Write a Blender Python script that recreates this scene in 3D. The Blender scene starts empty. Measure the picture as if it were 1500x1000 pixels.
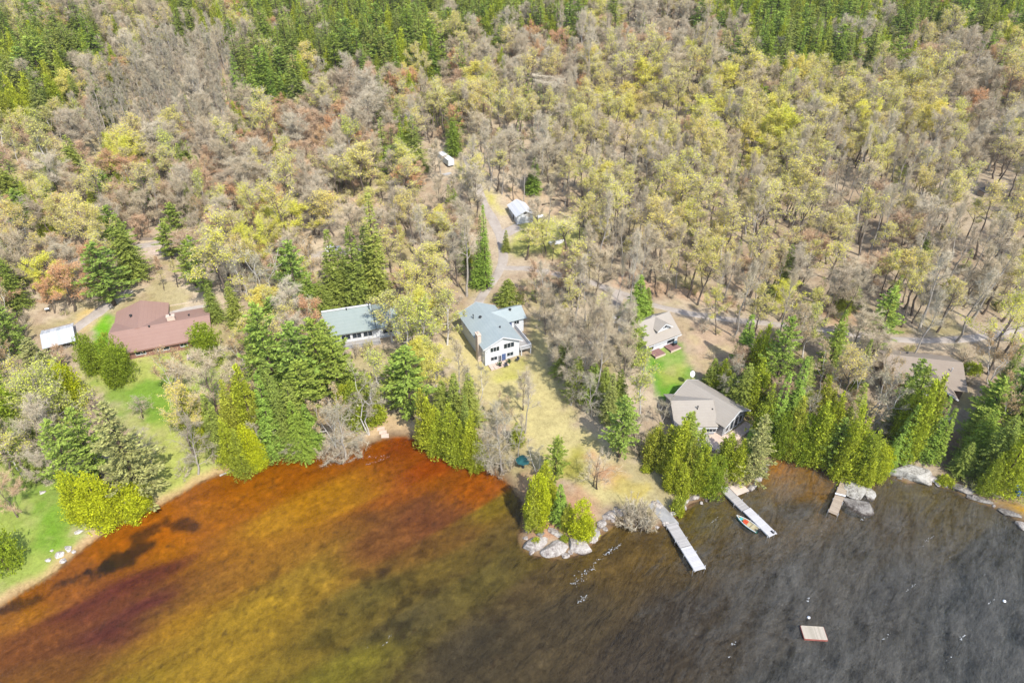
import bpy, bmesh, math, random
import numpy as np
from mathutils import Vector, Matrix

SC = bpy.context.scene
COL = SC.collection
RNG = np.random.default_rng(7)

# ---------------------------------------------------------------- camera model (photo is 1500 x 1000)
CH, CF, CP = 100.0, 1000.0, math.radians(34.6)
CC, CS = math.cos(CP), math.sin(CP)

def ray(px, py):
    u = (px - 750) / CF; v = (py - 500) / CF
    return np.array([u, CC - v * CS, -CS - v * CC])

def proj(x, y, z):
    r2 = z - CH
    d = y * CC - r2 * CS
    return 750 + CF * x / d, 500 - CF * (y * CS + r2 * CC) / d, d

def flat(px, py, z=0.0):
    d = ray(px, py); t = (z - CH) / d[2]
    return d[0] * t, d[1] * t

# ---------------------------------------------------------------- colour helpers
def lin(c):
    c = np.asarray(c, float) / 255.0
    return np.where(c <= 0.04045, c / 12.92, ((c + 0.055) / 1.055) ** 2.4)

def rgba(c, k=1.0):
    l = lin(c) * k
    return (float(l[0]), float(l[1]), float(l[2]), 1.0)

# ---------------------------------------------------------------- numpy value noise
def _hash(ix, iy, s):
    n = (ix * 374761393 + iy * 668265263 + s * 982451653) & 0xFFFFFFFF
    n = ((n ^ (n >> 13)) * 1274126177) & 0xFFFFFFFF
    return ((n ^ (n >> 16)) & 0xFFFF) / 65535.0

def vnoise(x, y, s=0):
    x = np.asarray(x, float); y = np.asarray(y, float)
    ix = np.floor(x).astype(np.int64); iy = np.floor(y).astype(np.int64)
    fx = x - ix; fy = y - iy
    fx = fx * fx * (3 - 2 * fx); fy = fy * fy * (3 - 2 * fy)
    a = _hash(ix, iy, s); b = _hash(ix + 1, iy, s); c = _hash(ix, iy + 1, s); d = _hash(ix + 1, iy + 1, s)
    return (a * (1 - fx) + b * fx) * (1 - fy) + (c * (1 - fx) + d * fx) * fy

def fbm(x, y, s=0, o=4):
    r = 0; a = 0.5; t = 0
    for i in range(o):
        r = r + a * vnoise(x * 2 ** i, y * 2 ** i, s + i); t += a; a *= 0.5
    return r / t

def sstep(a, b, x):
    t = np.clip((x - a) / (b - a), 0, 1)
    return t * t * (3 - 2 * t)

# ---------------------------------------------------------------- polygons
def sdist(X, Y, poly):
    """signed distance to a polygon, positive inside"""
    X = np.asarray(X, float); Y = np.asarray(Y, float)
    best = np.full(X.shape, 1e18); inside = np.zeros(X.shape, bool)
    n = len(poly)
    for i in range(n):
        ax, ay = poly[i]; bx, by = poly[(i + 1) % n]
        ex, ey = bx - ax, by - ay
        L = ex * ex + ey * ey + 1e-12
        t = np.clip(((X - ax) * ex + (Y - ay) * ey) / L, 0, 1)
        best = np.minimum(best, (X - ax - t * ex) ** 2 + (Y - ay - t * ey) ** 2)
        if abs(ey) > 1e-9:
            c = ((ay > Y) != (by > Y)) & (X < ex * (Y - ay) / ey + ax)
            inside ^= c
    d = np.sqrt(best)
    return np.where(inside, d, -d)

def pdist(X, Y, line):
    X = np.asarray(X, float); Y = np.asarray(Y, float)
    best = np.full(X.shape, 1e18)
    for (ax, ay), (bx, by) in zip(line[:-1], line[1:]):
        ex, ey = bx - ax, by - ay
        L = ex * ex + ey * ey + 1e-12
        t = np.clip(((X - ax) * ex + (Y - ay) * ey) / L, 0, 1)
        best = np.minimum(best, (X - ax - t * ex) ** 2 + (Y - ay - t * ey) ** 2)
    return np.sqrt(best)

# ---------------------------------------------------------------- shoreline and terrain
SHORE_PX = [(-420, 1030), (-160, 960), (-40, 907), (0, 888), (40, 862), (80, 838), (110, 812), (140, 790), (170, 768), (200, 752), (230, 742),
 (260, 725), (290, 707), (320, 695), (350, 688), (380, 680), (410, 672), (450, 664), (480, 668), (505, 670), (525, 660),
 (540, 650), (565, 642), (590, 639), (605, 642), (625, 655), (650, 667), (680, 678), (705, 686), (725, 692), (738, 700),
 (750, 713), (760, 730), (768, 750), (764, 772), (760, 788), (765, 802), (785, 813), (812, 817), (842, 815), (862, 802),
 (880, 783), (900, 768), (928, 768), (952, 776), (974, 768), (1000, 748), (1020, 735), (1042, 727), (1060, 722), (1080, 725), (1098, 716),
 (1112, 703), (1122, 688), (1126, 676), (1150, 668), (1180, 672), (1200, 686), (1220, 692), (1240, 697), (1265, 700),
 (1290, 697), (1305, 688), (1312, 700), (1332, 708), (1355, 703), (1378, 712), (1400, 717), (1420, 730), (1450, 741),
 (1475, 752), (1500, 768), (1540, 792), (1700, 850), (1900, 900)]
SHORE = [flat(*p) for p in SHORE_PX]
LAND = SHORE + [(900, 60), (900, 1700), (-900, 1700), (-900, 40)]
ISLE_C = flat(1254, 735)
SHOREV = None

def terrain(X, Y, d=None):
    X = np.asarray(X, float); Y = np.asarray(Y, float)
    if d is None:
        d = sdist(X, Y, LAND)
    d = d + (vnoise(X * 0.55, Y * 0.55, 11) - 0.5) * 0.9 + (vnoise(X * 1.6, Y * 1.6, 12) - 0.5) * 0.35
    dp = np.maximum(d, 0)
    z = 0.62 * (1 - np.exp(-dp / 1.1)) + 0.065 * np.minimum(dp, 60) + 0.125 * np.clip(dp - 60, 0, 220) + 0.085 * np.maximum(dp - 280, 0)
    z = z + sstep(15, 90, dp) * (fbm(X * 0.012, Y * 0.012, 3) - 0.5) * 9
    z = z + sstep(5, 40, dp) * (fbm(X * 0.06, Y * 0.06, 5) - 0.5) * 1.2
    z = np.maximum(z, 0.02 * np.minimum(dp, 3) + 0.25 * sstep(1, 3, dp))
    dn = np.maximum(-d, 0)
    zw = -(0.10 * np.minimum(dn, 1) + 2.4 * (1 - np.exp(-np.maximum(dn - 0.2, 0) / 14)))
    zw = zw + sstep(1, 6, dn) * (fbm(X * 0.18, Y * 0.18, 8) - 0.5) * 0.5
    return np.where(d > 0, z, zw)

def tz(x, y):
    return float(terrain(np.array([x]), np.array([y]))[0])

# coarse lookup grid for quick ground heights
_gx = np.arange(-640, 641, 4.0); _gy = np.arange(20, 1000, 4.0)
_GX, _GY = np.meshgrid(_gx, _gy)
_GZ = terrain(_GX, _GY)
def tzc(x, y):
    fx = np.clip((np.asarray(x, float) + 640) / 4, 0, len(_gx) - 1.001); fy = np.clip((np.asarray(y, float) - 20) / 4, 0, len(_gy) - 1.001)
    ix = fx.astype(int); iy = fy.astype(int); fx = fx - ix; fy = fy - iy
    return (_GZ[iy, ix] * (1 - fx) + _GZ[iy, ix + 1] * fx) * (1 - fy) + (_GZ[iy + 1, ix] * (1 - fx) + _GZ[iy + 1, ix + 1] * fx) * fy

def ground(px, py):
    """where the sight line through a photo pixel meets the ground"""
    d = ray(px, py); z = 2.0
    for _ in range(12):
        t = (z - CH) / d[2]
        x, y = d[0] * t, d[1] * t
        z = max(0.0, float(tzc(x, y)))
    z = max(0.0, tz(x, y)); t = (z - CH) / d[2]
    return d[0] * t, d[1] * t, z

def G2(pts):
    return [ground(*p)[:2] for p in pts]

# ---------------------------------------------------------------- object helpers
def tag(o, label=None, cat=None, group=None, kind=None):
    if label: o['label'] = label
    if cat: o['category'] = cat
    if group: o['group'] = group
    if kind: o['kind'] = kind
    return o

def empty(name, loc, rz=0.0):
    o = bpy.data.objects.new(name, None); COL.objects.link(o)
    o.location = loc; o.rotation_euler = (0, 0, rz); o.empty_display_size = 0.5
    return o

class MB:
    """collects vertices and faces, then links them as one mesh object"""
    def __init__(s):
        s.v = []; s.f = []; s.m = []; s.n = 0
    def add(s, verts, faces, mat=0):
        verts = np.asarray(verts, float).reshape(-1, 3); faces = np.asarray(faces, int)
        s.v.append(verts); s.f.append(faces + s.n); s.m.append(np.full(len(faces), mat, np.int32)); s.n += len(verts)
        return s
    def box(s, x0, x1, y0, y1, z0, z1, mat=0):
        v = [(x0, y0, z0), (x1, y0, z0), (x1, y1, z0), (x0, y1, z0), (x0, y0, z1), (x1, y0, z1), (x1, y1, z1), (x0, y1, z1)]
        return s.add(v, [(0, 3, 2, 1), (4, 5, 6, 7), (0, 1, 5, 4), (1, 2, 6, 5), (2, 3, 7, 6), (3, 0, 4, 7)], mat)
    def bar(s, a, b, w, h=None, mat=0):
        a = np.array(a, float); b = np.array(b, float); h = h or w
        d = b - a; L = np.linalg.norm(d); d = d / L
        up = np.array([0, 0, 1.0]) if abs(d[2]) < 0.95 else np.array([1.0, 0, 0])
        r = np.cross(d, up); r /= np.linalg.norm(r); u = np.cross(r, d)
        v = [p + r * i * w / 2 + u * j * h / 2 for p in (a, b) for i, j in ((-1, -1), (1, -1), (1, 1), (-1, 1))]
        return s.add(v, [(3, 2, 1, 0), (4, 5, 6, 7), (0, 1, 5, 4), (1, 2, 6, 5), (2, 3, 7, 6), (3, 0, 4, 7)], mat)
    def prism(s, poly, z0, z1, mat=0):
        n = len(poly)
        v = [(x, y, z0) for x, y in poly] + [(x, y, z1) for x, y in poly]
        for i in range(n):
            j = (i + 1) % n
            s.add([v[i], v[j], v[n + j], v[n + i]], [(0, 1, 2, 3)], mat)
        s.ngon([v[n + i] for i in range(n)], mat); s.ngon([v[n - 1 - i] for i in range(n)], mat)
        return s
    def ngon(s, pts, mat=0):
        n = len(pts); c = np.mean(np.asarray(pts, float), axis=0)
        v = list(map(tuple, pts)) + [tuple(c)]
        return s.add(v, [(i, (i + 1) % n, n) for i in range(n)], mat)
    def tube(s, pts, radii, n=6, mat=0, cap=False):
        pts = np.asarray(pts, float); k = len(pts)
        d = np.gradient(pts, axis=0); d /= np.linalg.norm(d, axis=1)[:, None] + 1e-9
        ref = np.array([0.31, 0.17, 0.93]); ref2 = np.array([1.0, 0.1, 0.0])
        r = np.cross(d, ref); bad = np.linalg.norm(r, axis=1) < 0.15
        r[bad] = np.cross(d[bad], ref2); r /= np.linalg.norm(r, axis=1)[:, None]
        u = np.cross(r, d)
        a = np.arange(n) * 2 * math.pi / n
        radii = np.broadcast_to(np.asarray(radii, float), (k,))
        v = pts[:, None, :] + (r[:, None, :] * np.cos(a)[None, :, None] + u[:, None, :] * np.sin(a)[None, :, None]) * radii[:, None, None]
        v = v.reshape(-1, 3)
        f = []
        for i in range(k - 1):
            for j in range(n):
                f.append((i * n + j, i * n + (j + 1) % n, (i + 1) * n + (j + 1) % n, (i + 1) * n + j))
        s.add(v, f, mat)
        if cap:
            s.ngon(v[-n:], mat); s.ngon(v[:n][::-1], mat)
        return s
    def quads(s, c, u, v, mat=0):
        """diamond leaves"""
        n = len(c)
        if n == 0: return s
        V = np.stack([c - v, c + u, c + v, c - u], axis=1).reshape(-1, 3)
        F = np.arange(4 * n).reshape(n, 4)
        return s.add(V, F, mat)
    def tris(s, a, b, c, mat=0):
        n = len(a)
        if n == 0: return s
        return s.add(np.stack([a, b, c], axis=1).reshape(-1, 3), np.arange(3 * n).reshape(n, 3), mat)
    def mesh(s, name, mats, smooth=False):
        me = bpy.data.meshes.new(name)
        V = np.concatenate(s.v) if s.v else np.zeros((0, 3))
        me.vertices.add(len(V)); me.vertices.foreach_set('co', V.astype(np.float32).ravel())
        sizes = np.concatenate([np.full(len(f), f.shape[1], np.int32) for f in s.f])
        loops = np.concatenate([f.ravel() for f in s.f]).astype(np.int32)
        me.loops.add(len(loops)); me.loops.foreach_set('vertex_index', loops)
        me.polygons.add(len(sizes))
        st = np.zeros(len(sizes), np.int32); st[1:] = np.cumsum(sizes)[:-1]
        me.polygons.foreach_set('loop_start', st)
        me.polygons.foreach_set('material_index', np.concatenate(s.m))
        me.polygons.foreach_set('use_smooth', np.full(len(sizes), bool(smooth)))
        for m in (mats if isinstance(mats, (list, tuple)) else [mats]):
            me.materials.append(m)
        me.update(calc_edges=True)
        return me
    def build(s, name, mats, parent=None, smooth=False, loc=None, rz=None):
        o = bpy.data.objects.new(name, s.mesh(name, mats, smooth)); COL.objects.link(o)
        if parent is not None: o.parent = parent
        if loc is not None: o.location = loc
        if rz is not None: o.rotation_euler = (0, 0, rz)
        return o

# ---------------------------------------------------------------- materials
class NT:
    def __init__(s, name):
        s.mat = bpy.data.materials.new(name); s.mat.use_nodes = True
        s.t = s.mat.node_tree; s.t.nodes.clear()
        s.out = s.t.nodes.new('ShaderNodeOutputMaterial')
    def n(s, typ, **kw):
        nd = s.t.nodes.new('ShaderNode' + typ)
        for k, v in kw.items():
            if k.startswith('i_'):
                key = k[2:]
                key = int(key) if key.isdigit() else key.replace('_', ' ')
                nd.inputs[key].default_value = v
            else: setattr(nd, k, v)
        return nd
    def l(s, a, b): s.t.links.new(a, b)
    def ramp(s, fac, stops):
        r = s.n('ValToRGB'); e = r.color_ramp.elements
        e[0].position, e[0].color = stops[0]; e[1].position, e[1].color = stops[-1]
        for p, c in stops[1:-1]:
            x = e.new(p); x.color = c
        s.l(fac, r.inputs[0]); return r.outputs[0]
    def noise(s, scale, detail=4, vec=None, rough=0.55):
        nn = s.n('TexNoise'); nn.inputs['Scale'].default_value = scale; nn.inputs['Detail'].default_value = detail
        nn.inputs['Roughness'].default_value = rough
        if vec is not None: s.l(vec, nn.inputs['Vector'])
        return nn
    def mix(s, fac, a, b, mode='MIX'):
        m = s.n('Mix', data_type='RGBA', blend_type=mode)
        for idx, v in ((0, fac), (6, a), (7, b)):
            if hasattr(v, 'is_output'): s.l(v, m.inputs[idx])
            else: m.inputs[idx].default_value = v
        return m.outputs[2]
    def math(s, op, a, b=0.0):
        m = s.n('Math', operation=op)
        for i, v in enumerate((a, b)):
            if hasattr(v, 'is_output'): s.l(v, m.inputs[i])
            else: m.inputs[i].default_value = v
        return m.outputs[0]

MATS = {}
def simple(name, c1, c2, scale=2.0, rough=0.85, bump=0.0, stretch=None, k=1.0, spec=0.3, metal=0.0):
    """two-tone weathered surface in object space"""
    if name in MATS: return MATS[name]
    t = NT(name)
    tc = t.n('TexCoord'); vec = tc.outputs['Object']
    if stretch:
        mp = t.n('Mapping'); mp.inputs['Scale'].default_value = stretch; t.l(vec, mp.inputs[0]); vec = mp.outputs[0]
    nz = t.noise(scale, 5, vec)
    colr = t.ramp(nz.outputs[0], [(0.32, rgba(c1, k)), (0.68, rgba(c2, k))])
    b = t.n('BsdfPrincipled'); b.inputs['Roughness'].default_value = rough; b.inputs['Metallic'].default_value = metal
    b.inputs['Specular IOR Level'].default_value = spec
    t.l(colr, b.inputs['Base Color'])
    if bump:
        bp = t.n('Bump'); bp.inputs['Strength'].default_value = bump; bp.inputs['Distance'].default_value = 0.05
        t.l(nz.outputs[0], bp.inputs['Height']); t.l(bp.outputs[0], b.inputs['Normal'])
    t.l(b.outputs[0], t.out.inputs[0])
    MATS[name] = t.mat
    return t.mat

def shingles(name, c1, c2, course=0.28, k=1.0, seam=0.92):
    t = NT(name)
    tc = t.n('TexCoord'); vec = tc.outputs['Object']
    w = t.n('TexWave', wave_type='BANDS', bands_direction='Z', wave_profile='SAW'); w.inputs['Scale'].default_value = 0.314 / course * 1.0
    w.inputs['Distortion'].default_value = 0.3
    t.l(vec, w.inputs[0])
    br = t.noise(0.45, 7, vec, 0.75); fine = t.noise(9.0, 3, vec, 0.7)
    base = t.ramp(br.outputs[0], [(0.25, rgba(c1, k)), (0.75, rgba(c2, k))])
    base = t.mix(0.35, base, t.ramp(fine.outputs[0], [(0.3, rgba(c1, k * 0.75)), (0.7, rgba(c2, k * 1.1))]))
    shade = t.ramp(w.outputs[0], [(0.0, (seam, seam, seam, 1)), (0.25, (1, 1, 1, 1))])
    colr = t.mix(1.0, base, shade, 'MULTIPLY')
    b = t.n('BsdfPrincipled'); b.inputs['Roughness'].default_value = 0.9; b.inputs['Specular IOR Level'].default_value = 0.25
    t.l(colr, b.inputs['Base Color']); t.l(b.outputs[0], t.out.inputs[0])
    return t.mat

def striped(name, c1, c2, axis, pitch, k=1.0, gap=0.75, rough=0.7, metal=0.0, spec=0.4):
    """boards or ribs: dark joints every pitch metres along one axis, board-to-board variation"""
    t = NT(name)
    tc = t.n('TexCoord'); sep = t.n('SeparateXYZ'); t.l(tc.outputs['Object'], sep.inputs[0])
    v = t.math('DIVIDE', sep.outputs[axis], pitch)
    fr = t.math('FRACT', v); fl = t.math('FLOOR', v)
    wn = t.n('TexWhiteNoise', noise_dimensions='1D'); t.l(fl, wn.inputs['W'])
    nz = t.noise(1.7, 5, tc.outputs['Object'], 0.65)
    f = t.math('ADD', t.math('MULTIPLY', wn.outputs[0], 0.5), t.math('MULTIPLY', nz.outputs[0], 0.5))
    base = t.ramp(f, [(0.25, rgba(c1, k)), (0.7, rgba(c2, k))])
    seam = t.ramp(fr, [(0.0, (gap, gap, gap, 1)), (0.1, (1, 1, 1, 1))])
    colr = t.mix(1.0, base, seam, 'MULTIPLY')
    b = t.n('BsdfPrincipled'); b.inputs['Roughness'].default_value = rough; b.inputs['Metallic'].default_value = metal
    b.inputs['Specular IOR Level'].default_value = spec
    t.l(colr, b.inputs['Base Color']); t.l(b.outputs[0], t.out.inputs[0])
    return t.mat

def glassmat():
    t = NT('window_glass')
    b = t.n('BsdfPrincipled'); b.inputs['Base Color'].default_value = (0.02, 0.03, 0.04, 1); b.inputs['Roughness'].default_value = 0.06
    b.inputs['Specular IOR Level'].default_value = 0.7
    t.l(b.outputs[0], t.out.inputs[0]); return t.mat

def leafmat(name, cols, k=1.0, trans=0.3, vary=0.25, scale=0.6):
    """foliage: per-tree hue from a short list, clump variation through the crown, thin leaves that let light through"""
    t = NT(name)
    oi = t.n('ObjectInfo'); geo = t.n('NewGeometry'); tc = t.n('TexCoord')
    n = len(cols)
    stops = [((i + 0.5) / n, rgba(c, k)) for i, c in enumerate(cols)]
    if n == 1: stops = [(0, stops[0][1]), (1, stops[0][1])]
    base = t.ramp(oi.outputs['Random'], stops)
    nz = t.noise(scale, 3, tc.outputs['Object'], 0.6)
    isl = t.math('ADD', t.math('MULTIPLY', nz.outputs[0], 0.6), t.math('MULTIPLY', geo.outputs['Random Per Island'], 0.4))
    br = t.ramp(isl, [(0.25, (1 - vary * 1.3,) * 3 + (1,)), (0.75, (1 + vary, 1 + vary, 1 + vary * 0.5, 1))])
    colr = t.mix(1.0, base, br, 'MULTIPLY')
    d = t.n('BsdfDiffuse'); t.l(colr, d.inputs[0])
    if trans > 0:
        tr = t.n('BsdfTranslucent'); t.l(colr, tr.inputs[0])
        mx = t.n('MixShader'); mx.inputs[0].default_value = trans
        t.l(d.outputs[0], mx.inputs[1]); t.l(tr.outputs[0], mx.inputs[2]); t.l(mx.outputs[0], t.out.inputs[0])
    else:
        t.l(d.outputs[0], t.out.inputs[0])
    return t.mat
# ================================================================ GROUND
LITTER = (208, 190, 162); LITTER2 = (178, 156, 130); STRAW = (214, 196, 124); LAWN = (138, 162, 72); BRIGHT = (112, 162, 52)
DRYGRASS = (204, 190, 134); SAND = (208, 180, 138); SOIL = (150, 122, 96); PALE = (196, 178, 140)

# colour patches of the land: (photo polygon, colour, soft edge in metres)
PATCHES = [
 ([(0, 180), (110, 200), (120, 265), (60, 300), (0, 300)], (196, 182, 130), 10),
 ([(100, 195), (250, 200), (240, 250), (110, 262)], (186, 170, 130), 8),
 ([(0, 655), (55, 655), (110, 705), (130, 760), (120, 800), (90, 835), (30, 868), (-60, 900), (-200, 900), (-200, 655)], (158, 172, 84), 3),
 ([(0, 660), (50, 662), (95, 705), (118, 755), (95, 785), (70, 810), (30, 800), (30, 740), (-100, 740), (-100, 660)], LAWN, 3),
 ([(30, 735), (85, 730), (110, 765), (85, 800), (45, 800)], (122, 160, 52), 3),
 ([(110, 505), (150, 500), (340, 515), (350, 545), (330, 600), (325, 690), (250, 730), (205, 705), (225, 640), (190, 590), (120, 570)], (176, 182, 96), 3),
 ([(128, 545), (150, 560), (215, 575), (250, 600), (200, 620), (165, 600), (150, 575)], LAWN, 2.5),
 ([(195, 560), (260, 550), (275, 600), (235, 622), (195, 600)], (126, 158, 60), 2),
 ([(270, 530), (325, 525), (322, 560), (290, 585), (265, 565)], (158, 182, 70), 3),
 ([(128, 505), (152, 455), (168, 470), (162, 505), (140, 520)], (120, 172, 44), 1.5),
 ([(92, 480), (140, 450), (150, 455), (110, 500)], (214, 186, 120), 1.5),
 ([(330, 600), (345, 540), (352, 600), (335, 680)], SOIL, 2),
 ([(640, 510), (690, 452), (705, 440), (712, 536), (770, 530), (775, 455), (795, 470), (812, 540), (835, 600), (870, 640), (900, 672), (945, 710), (965, 730), (945, 752), (905, 745), (870, 735), (850, 700), (800, 690), (770, 650), (735, 610), (690, 560)], DRYGRASS, 2.5),
 ([(712, 536), (765, 525), (770, 560), (730, 560)], (192, 186, 100), 2),
 ([(800, 670), (850, 665), (850, 700), (815, 705)], (178, 170, 84), 2),
 ([(870, 670), (905, 678), (930, 700), (905, 715), (880, 700)], (200, 158, 122), 2),
 ([(905, 690), (950, 715), (930, 735), (900, 720)], (190, 170, 84), 1.5),
 ([(950, 505), (998, 503), (1012, 540), (1010, 560), (985, 590), (965, 575), (950, 535)], BRIGHT, 1.5),
 ([(965, 545), (1000, 535), (1000, 560), (975, 565)], (158, 172, 80), 1.5),
 ([(670, 235), (690, 232), (700, 262), (725, 290), (735, 310), (700, 292), (672, 260)], (204, 196, 100), 3),
 ([(780, 312), (850, 318), (860, 350), (850, 378), (780, 372), (740, 372), (748, 342)], (190, 188, 108), 3),
 ([(735, 270), (850, 275), (900, 300), (860, 330), (790, 310), (745, 292)], (206, 180, 148), 3),
 ([(206, 352), (240, 352), (240, 374), (210, 376)], (208, 188, 172), .7),
 ([(1205, 445), (1290, 460), (1280, 478), (1215, 478)], (202, 166, 134), 3),
 ([(900, 395), (1000, 418), (1080, 450), (900, 420)], (202, 170, 140), 3),
 ([(1000, 470), (1080, 480), (1060, 560), (1015, 530)], (200, 174, 146), 3),
 ([(1440, 728), (1500, 758), (1560, 790), (1560, 770), (1490, 735)], (206, 160, 40), 0.8),
 ([(1370, 640), (1400, 640), (1470, 700), (1500, 745), (1420, 722), (1375, 700)], (150, 128, 104), 2),
 ([(765, 700), (800, 690), (870, 735), (890, 760), (870, 790), (770, 800)], (190, 150, 120), 1.5),
 ([(540, 610), (600, 612), (615, 645), (540, 650)], (206, 178, 138), 1.5),
]
GCOL_FOREST = [lin(LITTER) * 0.72, lin(LITTER2) * 0.72]

BED = [((-100, 960), (112, 62, 28)), ((20, 900), (150, 88, 25)), ((30, 950), (112, 62, 28)), ((100, 890), (90, 44, 32)), ((90, 850), (136, 72, 22)),
 ((170, 850), (90, 42, 34)), ((210, 890), (82, 38, 36)), ((235, 820), (84, 42, 34)), ((150, 930), (88, 44, 36)), ((60, 990), (112, 68, 28)),
 ((260, 790), (152, 84, 10)), ((230, 770), (164, 82, 12)), ((300, 740), (138, 76, 10)), ((350, 710), (136, 70, 8)), ((420, 685), (134, 70, 6)), ((470, 680), (128, 64, 6)),
 ((540, 670), (136, 66, 8)), ((590, 655), (120, 50, 10)), ((640, 680), (130, 52, 10)), ((700, 705), (140, 66, 14)), ((320, 800), (140, 82, 14)),
 ((262, 890), (156, 104, 24)), ((300, 950), (150, 108, 34)), ((190, 990), (142, 104, 30)), ((400, 760), (160, 104, 22)), ((480, 730), (150, 94, 16)),
 ((555, 780), (108, 66, 32)), ((620, 750), (104, 58, 30)), ((600, 720), (136, 68, 16)), ((680, 765), (106, 72, 30)), ((725, 730), (124, 96, 30)), ((745, 770), (96, 78, 36)),
 ((450, 830), (138, 98, 32)), ((380, 880), (148, 106, 30)), ((550, 850), (92, 80, 34)), ((480, 900), (96, 80, 30)), ((600, 900), (78, 70, 40)), ((700, 850), (96, 84, 38)),
 ((650, 820), (104, 84, 34)), ((800, 850), (86, 72, 44)), ((850, 900), (80, 70, 50)), ((700, 950), (72, 64, 46)), ((500, 980), (112, 98, 32)), ((400, 960), (130, 100, 34)),
 ((950, 830), (104, 82, 40)), ((900, 800), (100, 80, 38)), ((970, 790), (96, 76, 38)), ((1040, 760), (98, 80, 24)), ((1110, 735), (92, 76, 28)), ((1145, 690), (178, 104, 20)),
 ((1180, 700), (146, 92, 18)), ((1120, 705), (140, 94, 20)), ((1215, 705), (150, 94, 14)), ((1170, 735), (74, 64, 38)), ((1080, 800), (80, 68, 44)), ((1000, 900), (72, 64, 52)),
 ((1150, 850), (68, 64, 56)), ((1300, 850), (64, 62, 57)), ((1450, 880), (58, 60, 58)), ((1300, 760), (78, 64, 40)), ((1345, 720), (102, 80, 24)), ((1420, 750), (88, 72, 28)),
 ((1250, 800), (72, 66, 54)), ((1450, 800), (62, 61, 54)), ((900, 980), (72, 64, 52)), ((1200, 980), (62, 61, 55)), ((1450, 980), (58, 60, 57)), ((1600, 900), (56, 58, 57)), ((700, 1050), (70, 62, 46)), ((250, 1060), (110, 76, 28))]
# darker beds of weed under the water: photo centre, radii in metres, angle, strength
WEEDS = [((270, 764), 2.6, 1.9, 0, .8), ((172, 815), 6.5, 2.4, .75, .9), ((215, 775), 4.0, 1.8, .8, .8), ((150, 828), 3.0, 1.6, .4, .8), ((15, 888), 4.5, 1.2, .5, .75), ((105, 845), 4.5, .8, .6, .6), ((557, 827), 1.8, 1.1, .2, .5),
 ((535, 745), 3.5, 1.8, .2, .35), ((247, 792), .9, .6, 0, .6), ((405, 820), .8, .5, 0, .6), ((325, 915), .7, .6, 0, .6), ((742, 820), 1.6, 1.1, 0, .35), ((1170, 742), 4, 1.6, .3, .4)]

def bed_colour(X, Y):
    P = np.array([flat(*p) for p, c in BED]); C = np.array([lin(c) for p, c in BED]); C[:, 1] *= 1.0 + 0.31 * np.clip((C[:, 0] / (C[:, 2] + .004) - 4) / 10, 0, 1)
    # drag the sampling along the wind so that the colours lie in streaks
    a = math.radians(33); ca, sa = math.cos(a), math.sin(a)
    U = X * ca + Y * sa; V = -X * sa + Y * ca
    wob = (fbm(U * 0.035, V * 0.16, 21) - 0.5)
    Xw = X + wob * 9 * -sa + (fbm(U * 0.02, V * 0.3, 22) - 0.5) * 6; Yw = Y + wob * 9 * ca
    num = np.zeros(X.shape + (3,)); den = np.zeros(X.shape)
    for p, c in zip(P, C):
        du = (Xw - p[0]) * ca + (Yw - p[1]) * sa; dv = -(Xw - p[0]) * sa + (Yw - p[1]) * ca
        w = 1.0 / ((du * .62) ** 2 + (dv * 1.5) ** 2 + 5.0) ** 1.7
        num += w[..., None] * c; den += w
    col = num / den[..., None]
    st = fbm(U * 0.05, V * 0.55, 23); st2 = fbm(U * 0.25, V * 1.3, 24)
    col = col * (0.72 + 0.36 * st + 0.22 * st2)[..., None]
    st3 = fbm(U * 0.7, V * 2.2, 27, 3); col = col * (0.80 + 0.4 * st3)[..., None]
    mot = fbm(X * 0.5, Y * 0.5, 25, 5)
    px, py, _ = proj(X, Y, 0)
    zone = np.exp(-(((px - 560) / 190) ** 2 + ((py - 890) / 90) ** 2)) + 0.35 * np.exp(-(((px - 900) / 260) ** 2 + ((py - 800) / 90) ** 2))
    k = 1 - 0.42 * np.clip(zone, 0, 1) * sstep(0.5, 0.62, mot) + 0.22 * np.clip(zone, 0, 1) * sstep(0.5, 0.36, mot)
    col = col * k[..., None]
    sp_ = sstep(.66, .74, fbm(X * 1.0, Y * 1.0, 41, 3)) * sstep(.5, .62, fbm(X * .12, Y * .12, 42)) * .4 * (px < 760)
    col = col * (1 - sp_)[..., None] + sp_[..., None] * lin((58, 42, 26))
    lt_ = sstep(.62, .74, fbm(X * .9 + 30, Y * .9, 43, 4)) * .28 * (px < 900)
    col = col * (1 + lt_)[..., None]
    for (c, rx, ry, an, s) in WEEDS:
        cx, cy = flat(*c); dx, dy = X - cx, Y - cy
        u = dx * math.cos(an) + dy * math.sin(an); v = -dx * math.sin(an) + dy * math.cos(an)
        r = np.sqrt((u / rx) ** 2 + (v / ry) ** 2) + (fbm(X * 0.7, Y * 0.7, 26) - 0.5) * 1.0
        m = (1 - sstep(0.6, 1.15, r)) * s
        col = col * (1 - m)[..., None] + m[..., None] * lin((44, 34, 26))
    return np.maximum(col, 0.002)

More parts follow.
